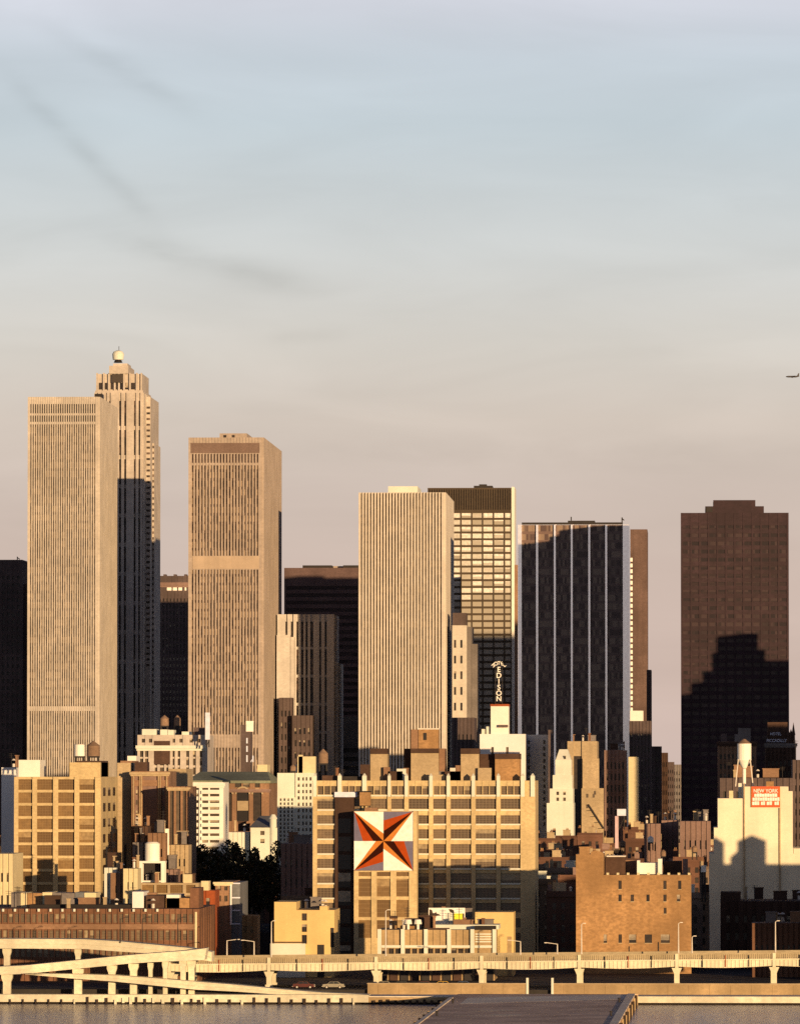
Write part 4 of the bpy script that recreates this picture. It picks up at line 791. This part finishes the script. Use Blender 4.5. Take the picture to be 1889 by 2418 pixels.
def tree(seed):
    t = link('park_tree', None); r = random.Random(seed)
    b_ = MB().cone(0, 0, 0, 4, .42, .3, 9).cone(0, 0, 4, 9, .3, .14, 8)
    b_.build('trunk', M['bark'], t)
    for i in range(5):
        a = 2*math.pi*i/5 + r.random(); z = 4 + .9*i
        MB().bar((0, 0, z), (2.2*math.cos(a), 2.2*math.sin(a), z+3.2), .2).build('limb', M['bark'], t)
    link('crown', crown_mesh(seed), t, (0, 0, 10.5)); return t
struct(MB().prism([(-140,1690),(-92,1690),(-88,1795),(-146,1795)], G0-.5, 8.0).build('park_ground', M['street_ground']))
TP = [tree(i) for i in (3, 5, 8)]; tu = set()
r = random.Random(5)
spots = [(px, YY, 8.0) for px, YY in ((452,1740),(470,1716),(492,1734),(515,1724),(540,1738),(562,1722),(588,1712),(612,1730),(455,1758),(505,1764),(552,1760),(600,1758),(640,1716),(668,1733),(692,1714),(716,1730),(640,1762),(578,1782),(470,1776))]
spots += [(40,1556,G0),(66,1552,G0),(92,1556,G0),(112,1553,G0),(262,1552,G0),(288,1556,G0)]
for i, (px, YY, z) in enumerate(spots):
    k = i % 3; o = TP[k] if k not in tu else copy_tree(TP[k]); tu.add(k)
    s = r.uniform(.95, 1.22) if z > 5 else r.uniform(.6, .72)
    o.location = (PX(px, YY, 2060), YY, z); o.scale = (s, s, s*r.uniform(.9, 1.1)); o.rotation_euler = (0, 0, r.uniform(0, 6.28))
    lb = 'dark shaded park tree left of the big gridded loft' if z > 5 else ('low dark tree at the foot of the golden loft building' if px < 200 else 'dark tree beside the framed white tank')
    tag(o, lb, 'tree', lb + ' group')

# ================================================================ riverside highway, ramps and wall
def outline(pts, Y): return [(P(a, b_, Y).x, P(a, b_, Y).z) for a, b_ in pts]
VY = 1430
hw = thing('elevated_highway', 'cream elevated highway with ribbed girders running along the river', 'highway', (0, VY, 0))
def hy(px, base): return base - (px-460)*(13 if px < 1889 else 13)/1429.0     # gentle climb to the right
cols = (400, 635, 888, 1137, 1368, 1598, 1828, 2060)
tops = outline([(a, hy(a, 2277)) for a in (395, 2080)], VY); bots = outline([(a, hy(a, 2297)) for a in (395, 2080)], VY)
MB().slab([(bots[0][0], bots[0][1]+.7), (bots[1][0], bots[1][1]+.7), (tops[1][0], tops[1][1]), (tops[0][0], tops[0][1])], .6, 17).build('deck', M['concrete'], hw)
for a, b_ in zip(cols[:-1], cols[1:]):
    g = MB(); ns = 24
    t_ = outline([(a+1, hy(a, 2278)), (b_-1, hy(b_, 2278))], VY)
    bt = [(a+1+(b_-2-a)*i/10, hy(a+(b_-a)*i/10, 2294)+4.0*math.sin(math.pi*i/10)) for i in range(11)]
    pts = [t_[0], t_[1]] + outline(bt[::-1], VY)
    g.slab(pts[::-1], 0, .55)
    for i in range(ns):
        k = (i+.5)/ns; px = a+(b_-a)*k
        p0 = P(px, hy(px, 2280), VY); p1 = P(px, hy(px, 2294)+4*math.sin(math.pi*k), VY)
        g.box(p0.x-.05, p0.x+.05, -.16, -.002, p1.z+.05, p0.z)
    z0 = P(a, hy(a, 2280), VY); z1 = P(b_, hy(b_, 2280), VY)
    g.slab([(z0.x, z0.z-.02), (z1.x, z1.z-.02), (z1.x, z1.z+.22), (z0.x, z0.z+.22)], -.3, -.162)
    g.build('girder', M['girder_paint'], hw)
    for k in (.26, .5, .74):
        px = a+(b_-a)*k; p0 = P(px, hy(px, 2266), VY); p1 = P(px, hy(px, 2296), VY)
        MB().box(p0.x-.09, p0.x+.09, -.31, -.303, p1.z, p0.z-.2).build('drain_pipe', M['rust_wall'] if k == .5 else M['rubber'], hw)
rl = MB(); n_ = 330
for i in range(n_+1):
    px = 396 + (2070-396)*i/n_; p0 = P(px, hy(px, 2277), VY); p1 = P(px, hy(px, 2264), VY)
    rl.box(p0.x-.16, p0.x+.16, .05, .3, p0.z, p1.z-.12)
p0, p1 = P(396, hy(396, 2264), VY), P(2070, hy(2070, 2264), VY)
rl.slab([(p0.x, p0.z-.14), (p1.x, p1.z-.14), (p1.x, p1.z+.1), (p0.x, p0.z+.1)], -.05, .42)
rl.slab([(p0.x, p0.z-1.0), (p1.x, p1.z-1.0), (p1.x, p1.z-.2), (p0.x, p0.z-.2)], .18, .24)
rl.build('railing', M['rail_paint'], hw)
MB().slab([(tops[0][0], tops[0][1]), (tops[1][0], tops[1][1]), (tops[1][0], tops[1][1]+1.3), (tops[0][0], tops[0][1]+1.3)], 16.6, 17).build('far_parapet', M['rail_paint'], hw)
for a in cols:
    p = P(a, hy(a, 2297), VY); c = MB()
    for y in (.3, 15):
        c.box(p.x-.55, p.x+.55, y, y+1.1, G0-.3, p.z-.6).slab([(p.x-.55, p.z-1.3), (p.x+.55, p.z-1.3), (p.x+1.1, p.z-.02), (p.x-1.1, p.z-.02)], y-.02, y+1.12).box(p.x-.8, p.x+.8, y-.15, y+1.25, G0-.3, G0+.5)
    c.box(p.x-.35, p.x+.35, -.32, -.17, p.z+.0, P(a, hy(a, 2264), VY).z).build('column', M['girder_paint'], hw)
# left ramps
RY = 1405
rp = thing('highway_ramp', 'cream concrete ramps crossing on tall columns, bottom left corner', 'ramp', (0, RY, 0))
def strip(name, top, bot, y0, y1, mat, lip=.25):
    T, B_ = outline(top, RY+y0), outline(bot, RY+y0)
    mb = MB(); mb.slab((T + B_[::-1])[::-1], y0, y1)
    n_ = min(len(top), len(bot))
    mid = [((top[i][0]), top[i][1]*.45+bot[i][1]*.55) for i in range(n_)]
    Mi = outline(mid, RY+y0); M2 = outline([(a, b_-1.6) for a, b_ in mid], RY+y0)
    mb.slab((M2 + Mi[::-1])[::-1], y0-lip, y0-.003)
    T2 = outline([(a, b_+2) for a, b_ in top[:n_]], RY+y0)
    mb.slab((T[:n_] + T2[::-1])[::-1], y0-lip, y0-.004)
    return mb.build(name, M[mat], rp)
strip('upper_ramp', [(-80,2218),(60,2218),(200,2219),(280,2224),(345,2230),(440,2239),(500,2249)], [(-80,2241),(60,2241),(200,2242),(280,2248),(345,2252),(440,2262),(500,2272)], 9, 17, 'concrete')
strip('middle_ramp', [(-80,2290),(0,2284),(60,2281),(180,2269),(240,2263),(300,2257),(360,2252),(440,2246),(488,2240)], [(-80,2310),(0,2303),(60,2301),(180,2289),(240,2283),(300,2277),(360,2273),(440,2270),(483,2268)], 0, 7, 'concrete')
strip('descending_ramp', [(60,2300),(160,2301),(270,2304),(350,2310),(460,2319),(560,2327),(660,2337),(760,2345),(872,2350)], [(60,2302),(160,2311),(270,2319),(350,2327),(460,2338),(560,2343),(660,2350),(760,2358),(872,2364)], -2.0, 4, 'concrete')
def rcol(px, w, pt, y, cap=True, d=1.6, pb=2350):
    c = P(px, pt, RY+y); hw_ = w/2*(RY+y)/F; z = c.z
    mb = MB().box(c.x-hw_, c.x+hw_, y, y+d, G0-1, z - (.9 if cap else 0))
    if cap: mb.slab([(c.x-hw_, z-1.6), (c.x+hw_, z-1.6), (c.x+hw_*1.45, z-.7), (c.x+hw_*1.45, z), (c.x-hw_*1.45, z), (c.x-hw_*1.45, z-.7)], y-.12, y+d+.12)
    mb.build('column', M['concrete'], rp)
for a, w, pt, y in ((16,14,2241.5,11),(184,11,2242.5,11),(16,18,2302.5,1.5),(184,18,2289.5,1.5),(264,16,2281,2.5),(315,16,2277,2.5),(355,9,2275,3.5),(390,10,2272,1.5),(432,12,2270,1.5),(452,14,2270,2.5)): rcol(a, w, pt, y)
for a, y in ((284,8.6),(336,8.6),(420,8.6)):
    p = P(a, 2262, RY+y); lp = thing('lamp_post', {284:'dark lamp post on the upper ramp, left one',336:'dark lamp post on the upper ramp, middle one',420:'dark lamp post on the upper ramp beside the rust red wall'}[a], 'lamp post', (p.x, RY+y, P(a, 2228, RY+y).z))
    MB().cone(0, 0, 0, 5.2, .12, .07, 8).build('pole', M['dark_steel'], lp); MB().bar((0, 0, 5.1), (1.2, 0, 5.5), .1).build('arm', M['dark_steel'], lp); MB().box(1.0, 1.7, -.15, .15, 5.4, 5.58).build('lamp_head', M['dark_steel'], lp)
# lamp posts of the highway
LBL = {641:'slim lamp post beside the yellow building',911:'tall slim pole in front of the mural annex',1229:'lamp post by the dark street right of the big gridded loft',1316:'crooked-arm lamp post in the dark street left of the orange warehouse',1373:'tall lamp post at the left corner of the orange warehouse',1602:'tall lamp post near the right corner of the orange warehouse',1634:'short lamp post at the right edge of the orange warehouse',1831:'tallest pale lamp post in front of the white warehouse',536:'lamp post in the dark street left of the small orange block',600:'lamp post in the dark street right of the small orange block'}
for px, pt, YY in ((641,2178,1433),(911,2152,1433),(1229,2224,1436),(1316,2230,1436),(1373,2184,1431.2),(1602,2182,1431.2),(1634,2214,1436),(1831,2178,1431.2),(536,2222,1450),(600,2224,1450)):
    zb = P(px, hy(px, 2270), YY).z; hh = PZ(pt, YY, px)-zb
    lp = thing('lamp_post', LBL[px], 'lamp post', (PX(px, YY, 2230), YY, zb))
    MB().cone(0, 0, 0, .5, .22, .18, 10).cone(0, 0, .5, hh, .17, .10, 10).build('pole', M['lamp_metal'], lp)
    s_ = -1 if px in (1229, 1316, 600) else 1; ln = 2.2 if px in (1316, 536, 600, 1229) else .35
    ar = MB().bar((0, 0, hh-.05), (s_*ln, -.1, hh+.25), .12).build('arm', M['lamp_metal'], lp); MB().box(min(s_*ln, s_*(ln+.6)), max(s_*ln, s_*(ln+.6)), -.22, .05, hh+.15, hh+.33).build('lamp_head', M['lamp_metal'], ar)
# retaining wall, kerbs and river wall
wl_ = thing('retaining_wall', 'stained brown concrete wall under the highway, broken by one dark gap', 'wall', (0, 1412, 0))
for a, b_ in ((868,1245),(1306,2080)):
    x0, x1 = PX(a, 1412, 2335), PX(b_, 1412, 2335); zt = PZ(2325, 1412)
    mb = MB().box(x0, x1, 0, 1.2, 1.5, zt); k = x0+2.2
    while k < x1-1: mb.box(k, k+.12, -.06, -.002, 1.5, zt-.2); k += 4.4
    mb.build('wall_run', M['brown_concrete'], wl_); MB().box(x0-.1, x1+.1, -.15, 1.3, zt, zt+.22).build('coping', M['tan_brick'], wl_)
for a in (1245, 1304): MB().box(PX(a, 1412)-.25, PX(a, 1412)+.25, -.3, .3, 1.5, PZ(2310, 1412)).build('gate_post', M['pale_plaster'], wl_)
sw = thing('river_wall', 'pale capped river wall with dark wet foot along the water', 'wall', (0, 1395, 0))
L0, L1 = PX(-60, 1395), PX(2060, 1395)
MB().box(L0, L1, 1, 3.2, -3, .42).build('wet_foot', M['algae'], sw)
mb = MB().box(L0, PX(870, 1395), .6, 3.1, .42, 1.98)
r = random.Random(3); x = L0+2
mb.build('wall_face', M['concrete'], sw)
fd = 0
while x < PX(860, 1395):
    left = x < PX(180, 1395); a = .3 if left else r.uniform(.35, .6)
    MB().box(x, x+a, .1, .598, .05 if left else r.uniform(-.2, .3), 1.0 if left else r.uniform(.9, 1.5)).build('fender', M['bark'] if r.random() < .75 else M['concrete'], sw)
    x += 2.7 if left else r.uniform(1.2, 2.1) if x < PX(480, 1395) else 2.6
MB().box(PX(870, 1395)+.01, PX(1062, 1395), .9, 3.0, .42, 1.45).build('wall_face', M['brown_concrete'], sw)
MB().box(PX(1495, 1395), L1, .6, 3.1, .42, 1.75).build('wall_face', M['concrete'], sw)
MB().box(L0, L1, 3.22, 18, -1, 1.6).build('apron', M['pale_concrete'], sw)
for px in range(880, 1060, 17): MB().box(PX(px, 1395), PX(px+6, 1395), .2, .898, -.3, r.uniform(.7, 1.3)).build('fender', M['bark'], sw)
# pier
pts = []
for a, b_ in ((985,2478),(1520,2346),(1060,2346),(900,2500),(1450,2500)): pass
def gp(px, py, z): 
    d_ = ROT @ Vector(((px-IW/2)/F, (IH/2-py)/F, -1)); t_ = (z-EYE)/d_.z; return (d_.x*t_, d_.y*t_)
PZt = 2.2
A1, A2 = gp(1060, 2358, PZt), gp(978, 2420, PZt); B1, B2 = gp(1500, 2349, PZt), gp(1460, 2420, PZt)
ex = lambda p, q, k: (p[0]+(q[0]-p[0])*k, p[1]+(q[1]-p[1])*k)
A3, B3 = ex(A1, A2, 1.6), ex(B1, B2, 1.5)
A0, B0 = (A1[0]+1, 1396.2), (B1[0]+.6, 1396.2)
pr = thing('pier', 'flat grey concrete pier running out from the river wall', 'pier', (0, 0, 0))
MB().prism([A3, B3, B1, B0, A0, A1], 1.0, PZt).build('deck', M['pier_deck'], pr)
def edge(p, q, w, z0, z1, mat, name):
    d_ = Vector((q[0]-p[0], q[1]-p[1], 0)).normalized(); nn = Vector((-d_.y, d_.x, 0))*w
    MB().prism([(p[0], p[1]), (q[0], q[1]), (q[0]+nn.x, q[1]+nn.y), (p[0]+nn.x, p[1]+nn.y)], z0, z1).build(name, M[mat], pr)
edge(B1, B3, -1.6, PZt+.002, PZt+.14, 'pale_concrete', 'kerb_beam'); edge(A3, A1, -.9, PZt+.002, PZt+.14, 'pale_concrete', 'kerb_beam')
for i in range(26):
    for p, q, s_ in ((A1, A3, 0), (B1, B3, 0)):
        c = ex(p, q, i/26+.01); MB().cone(c[0]+(.35 if p is B1 else -.3), c[1], -2, PZt-.1+.3*(i % 2), .28, .26, 8).build('pile', M['bark'] if i % 3 else M['brown_concrete'], pr)
r = random.Random(9)
MB().prism([ex(A1,B1,.1), ex(A1,B1,.97), ex(ex(A1,B1,.97),ex(A3,B3,.97),.12), ex(ex(A1,B1,.1),ex(A3,B3,.1),.16)], PZt+.001, PZt+.006).build('pale_patch', M['pale_concrete'], pr)
for i in range(7):
    k0, kk = r.uniform(.12, .55), r.uniform(.2, .85); p = ex(ex(A1, B1, k0), ex(A3, B3, k0), kk); ln, dp = r.uniform(5, 14), r.uniform(.8, 3)
    MB().prism([(p[0], p[1]), (p[0]+ln, p[1]+r.uniform(-.6, .6)), (p[0]+ln*.95, p[1]+dp), (p[0]+.5, p[1]+dp*.8)], PZt+.008+.004*i, PZt+.010+.004*i).build('pale_patch', M['pale_concrete'] if i % 2 else M['concrete'], pr)
for i, (k0, kk) in enumerate(((.06,.15),(.06,.45),(.05,.75),(.94,.2),(.94,.5),(.93,.8))):
    p = ex(ex(A1, B1, k0), ex(A3, B3, k0), kk); w = thing('bollard', 'stubby iron bollard on the left edge of the pier' if i < 3 else 'stubby iron bollard on the right edge of the pier', 'bollard', (p[0], p[1], PZt+.04), 'left bollards of the pier' if i < 3 else 'right bollards of the pier')
    MB().cone(0, 0, 0, .7, .22, .18, 10).cone(0, 0, .7, .95, .36, .30, 10).build('post', M['dark_steel'], w)
# parked cars under the highway
def car(body):
    t = link('parked_car', None)
    pr_ = [(-2.25,.35),(2.25,.35),(2.3,.75),(2.15,.95),(1.25,1.02),(.75,1.48),(-.95,1.5),(-1.55,1.05),(-2.2,1.0),(-2.3,.7)]
    MB().slab(pr_, -.86, .86).build('body', M[body], t)
    MB().slab([(1.1,1.05),(.72,1.42),(-.02,1.43),(-.02,1.05)], -.875, .875).slab([(-.1,1.05),(-.1,1.43),(-.9,1.43),(-1.4,1.06)], -.875, .875).build('side_glass', M['car_glass'], t)
    for x in (-1.4, 1.4):
        for y in (-.9, .72):
            w_ = MB(); a_ = [(x+.33*math.cos(k*math.pi/6), .34+.33*math.sin(k*math.pi/6)) for k in range(12)]
            w_.slab(a_, y, y+.18); w_ = w_.build('wheel', M['rubber'], t); a_ = [(x+.19*math.cos(k*math.pi/6), .34+.19*math.sin(k*math.pi/6)) for k in range(12)]; MB().slab(a_, y-.01 if y < 0 else y+.181, y-.001 if y < 0 else y+.19).build('hub_cap', M['lamp_metal'], w_)
    for y in (-.6, .6): MB().box(2.24, 2.33, y-.16, y+.16, .66, .84).build('headlight', M['sign_white'], t)
    MB().box(-2.42, -2.28, -.8, .8, .42, .56).box(2.28, 2.42, -.8, .8, .42, .56).build('bumper', M['lamp_metal'], t)
    return t
for i, (px, c, lb) in enumerate(((905,'car_cream','cream car parked under the highway, leftmost of its row'),(950,'car_dark','black car parked under the highway'),(1000,'car_red','dark red car parked under the highway'),(1047,'car_taxi','yellow cab parked under the highway'),(1092,'car_blue','blue car parked under the highway'),(720,'car_red','dark red car on the road beside the descending ramp'),(790,'car_cream','cream car on the road beside the descending ramp'))):
    t = car(c); t.location = (PX(px, 1424, 2320), 1424 if px > 850 else 1420, G0+.006); t.rotation_euler = (0, 0, 0 if i % 2 else math.pi); tag(t, lb, 'car')
if True:
    lot = struct(MB().box(PX(868, 1414), PX(1244, 1414), 1414.2, 1440, 1.0, G0+.006).build('road', M['asphalt']))

# ================================================================ airliner
c = P(1871, 889, 15000); pl = thing('airplane', 'tiny dark airliner flying left at the right edge of the sky', 'airplane', tuple(c))
b_ = MB()
prof = [(-15,.15),(-14,.9),(-12,1.5),(-9,1.9),(8,1.9),(12,1.4),(15,.5)]; n8 = 12
vs = []; fs = []
for x, rr in prof:
    for k in range(n8): vs.append((x, rr*math.cos(2*math.pi*k/n8), rr*math.sin(2*math.pi*k/n8) + (.6 if x > 10 else 0)))
for i in range(len(prof)-1):
    for k in range(n8): fs.append((i*n8+k, i*n8+(k+1)%n8, (i+1)*n8+(k+1)%n8, (i+1)*n8+k))
fs += [tuple(range(n8))[::-1], tuple(range((len(prof)-1)*n8, len(prof)*n8))]
MB().add(vs, fs).build('fuselage', M['plane_grey'], pl)
MB().slab([(10.2,1.8),(14.6,1.6),(15.6,7.6),(13.2,7.6)], -.2, .2).build('tail_fin', M['plane_grey'], pl)
for s_ in (-1, 1):
    MB().add([(-3,0,-.8),(3.4,0,-.8),(6.2,14*s_,1.2),(4.4,14*s_,1.2),(-3,0,-.3),(3.4,0,-.3),(6.2,14*s_,1.4),(4.4,14*s_,1.4)], [(0,1,2,3),(4,5,6,7),(0,1,5,4),(1,2,6,5),(2,3,7,6),(3,0,4,7)]).build('wing', M['plane_grey'], pl)
    MB().add([(12,0,.9),(15,0,.9),(16,5*s_,1.4),(14.6,5*s_,1.4),(12,0,1.2),(15,0,1.2),(16,5*s_,1.6),(14.6,5*s_,1.6)], [(0,1,2,3),(4,5,6,7),(0,1,5,4),(1,2,6,5),(2,3,7,6),(3,0,4,7)]).build('tailplane', M['plane_grey'], pl)
    MB().slab([(-1.8,-2.4),(1.6,-2.4),(2.0,-1.6),(1.6,-.9),(-1.8,-.9),(-2.1,-1.6)], 4.6*s_-.8, 4.6*s_+.8).build('engine', M['plane_grey'], pl)

# ================================================================ sky, sun, camera
wd = bpy.data.worlds.new('World'); sc.world = wd; wd.use_nodes = True
n = wd.node_tree.nodes; l = wd.node_tree.links; n.clear()
out = n.new('ShaderNodeOutputWorld'); tc = n.new('ShaderNodeTexCoord'); sp = n.new('ShaderNodeSeparateXYZ'); l.new(tc.outputs['Generated'], sp.inputs[0])
def lin(r, g, b): return tuple((c/12.92 if c <= .04045 else ((c+.055)/1.055)**2.4) for c in (r/255, g/255, b/255))
cr = n.new('ShaderNodeValToRGB'); els = cr.color_ramp.elements
mr = n.new('ShaderNodeMapRange'); mr.inputs[1].default_value = -.01; mr.inputs[2].default_value = .80; l.new(sp.outputs[2], mr.inputs[0])
stops = [(-.01,(60,50,45)),(.0,(212,190,181)),(.012,(212,190,180)),(.03,(206,187,178)),(.043,(206,191,183)),(.053,(212,200,191)),(.064,(213,208,202)),(.078,(208,211,212)),(.097,(195,207,216)),(.108,(199,209,220)),(.116,(211,214,226)),(.16,(184,190,206)),(.26,(122,128,152)),(.42,(76,82,110)),(.8,(40,46,80))]
els[0].position = 0; els[1].position = 1
while len(els) < len(stops): els.new(.5)
for e_, (p_, c_) in zip(els, stops): pass
for i, (p_, c_) in enumerate(stops): els[i].position = (p_+.01)/.81
for i, (p_, c_) in enumerate(stops): els[i].color = (*lin(*c_), 1)
l.new(mr.outputs[0], cr.inputs[0])
# faint streaks of high cloud
mp = n.new('ShaderNodeMapping'); mp.inputs[3].default_value = (14, 2, 60); mp.inputs[2].default_value = (0, R_(4), 0); l.new(tc.outputs['Generated'], mp.inputs[0])
ns = n.new('ShaderNodeTexNoise'); ns.inputs['Scale'].default_value = 1.6; ns.inputs['Detail'].default_value = 5; ns.inputs['Distortion'].default_value = .6; l.new(mp.outputs[0], ns.inputs['Vector'])
cm = n.new('ShaderNodeMapRange'); cm.inputs[1].default_value = .3; cm.inputs[2].default_value = .72; cm.inputs[3].default_value = 1.03; cm.inputs[4].default_value = .93; l.new(ns.outputs['Fac'], cm.inputs[0])
mx = n.new('ShaderNodeVectorMath'); mx.operation = 'SCALE'; l.new(cr.outputs[0], mx.inputs[0]); l.new(cm.outputs[0], mx.inputs['Scale'])
u_ = mth(n, l, 'DIVIDE', sp.outputs[0], mth(n, l, 'MAXIMUM', sp.outputs[1], .05))
pw = n.new('ShaderNodeMapping'); pw.inputs[3].default_value = (90, 1, 260); pw.inputs[2].default_value = (0, R_(-8), 0); l.new(tc.outputs['Generated'], pw.inputs[0])
nw = n.new('ShaderNodeTexNoise'); nw.inputs['Scale'].default_value = 1.; nw.inputs['Detail'].default_value = 6; l.new(pw.outputs[0], nw.inputs['Vector'])
tex = ramp(n, l, nw.outputs['Fac'], .3, .62); tot = None
for u0, z0, u1, z1, sg_, amt in ((-.0886,.0802,-.057,.0728,.0021,.10),(-.1030,.1036,-.0815,.0835,.0022,.09),(-.0995,.1127,-.0762,.0998,.0019,.08),(-.075,.0485,.03,.0478,.0030,.05),(-.064,.0652,-.052,.0662,.0012,.05),(-.105,.118,-.088,.108,.004,-.05)):
    d_ = mth(n, l, 'SUBTRACT', sp.outputs[2], mth(n, l, 'MULTIPLY_ADD', u_, (z1-z0)/(u1-u0), z0-u0*(z1-z0)/(u1-u0)))
    g_ = mth(n, l, 'EXPONENT', mth(n, l, 'MULTIPLY', mth(n, l, 'POWER', mth(n, l, 'ABSOLUTE', mth(n, l, 'DIVIDE', d_, sg_)), 2.0), -1.0))
    c_ = (u0+u1)/2; h_ = abs(u1-u0)/2
    e_ = mth(n, l, 'EXPONENT', mth(n, l, 'MULTIPLY', mth(n, l, 'POWER', mth(n, l, 'ABSOLUTE', mth(n, l, 'DIVIDE', mth(n, l, 'SUBTRACT', u_, c_), h_)), 4.0), -1.0))
    v_ = mth(n, l, 'MULTIPLY', mth(n, l, 'MULTIPLY', g_, e_), amt)
    tot = v_ if tot is None else mth(n, l, 'ADD', tot, v_)
keep = mth(n, l, 'SUBTRACT', 1.0, mth(n, l, 'MULTIPLY', tot, mth(n, l, 'MULTIPLY_ADD', tex, .95, .45)))
mx2 = n.new('ShaderNodeVectorMath'); mx2.operation = 'SCALE'; l.new(mx.outputs[0], mx2.inputs[0]); l.new(keep, mx2.inputs['Scale']); mx = mx2
bg1 = n.new('ShaderNodeBackground'); bg1.inputs[1].default_value = .78; l.new(mx.outputs[0], bg1.inputs[0])
sk = n.new('ShaderNodeTexSky'); sk.sky_type = 'NISHITA'; sk.sun_disc = False; sk.sun_elevation = SUN_EL; sk.sun_rotation = math.pi - SUN_AZ
bg2 = n.new('ShaderNodeBackground'); bg2.inputs[1].default_value = .012; l.new(sk.outputs[0], bg2.inputs[0])
ad = n.new('ShaderNodeAddShader'); l.new(bg1.outputs[0], ad.inputs[0]); l.new(bg2.outputs[0], ad.inputs[1]); l.new(ad.outputs[0], out.inputs[0])
ld = bpy.data.lights.new('sun', 'SUN'); ld.energy = 5.0; ld.angle = R_(.4); ld.color = (1., .66, .345)
so = bpy.data.objects.new('sun', ld); COL.objects.link(so)
# light travels away from the camera and to the left
dirv = Vector((-math.sin(SUN_AZ)*math.cos(SUN_EL), math.cos(SUN_AZ)*math.cos(SUN_EL), -math.sin(SUN_EL)))
so.rotation_euler = dirv.to_track_quat('-Z', 'Y').to_euler(); so.location = (400, -400, 300)
cd = bpy.data.cameras.new('camera'); cam = bpy.data.objects.new('camera', cd); COL.objects.link(cam)
cd.sensor_fit = 'HORIZONTAL'; cd.sensor_width = 36; cd.lens = 36*F/IW; cd.clip_start = 1; cd.clip_end = 80000
cam.location = (0, 0, EYE); cam.rotation_euler = ROT.to_euler(); sc.camera = cam
sc.view_settings.view_transform = 'Standard'; sc.view_settings.look = 'None'; sc.view_settings.exposure = .3; sc.view_settings.gamma = 1
sc.render.engine = 'CYCLES'; sc.cycles.max_bounces = 5; sc.cycles.diffuse_bounces = 3; sc.cycles.use_denoising = False
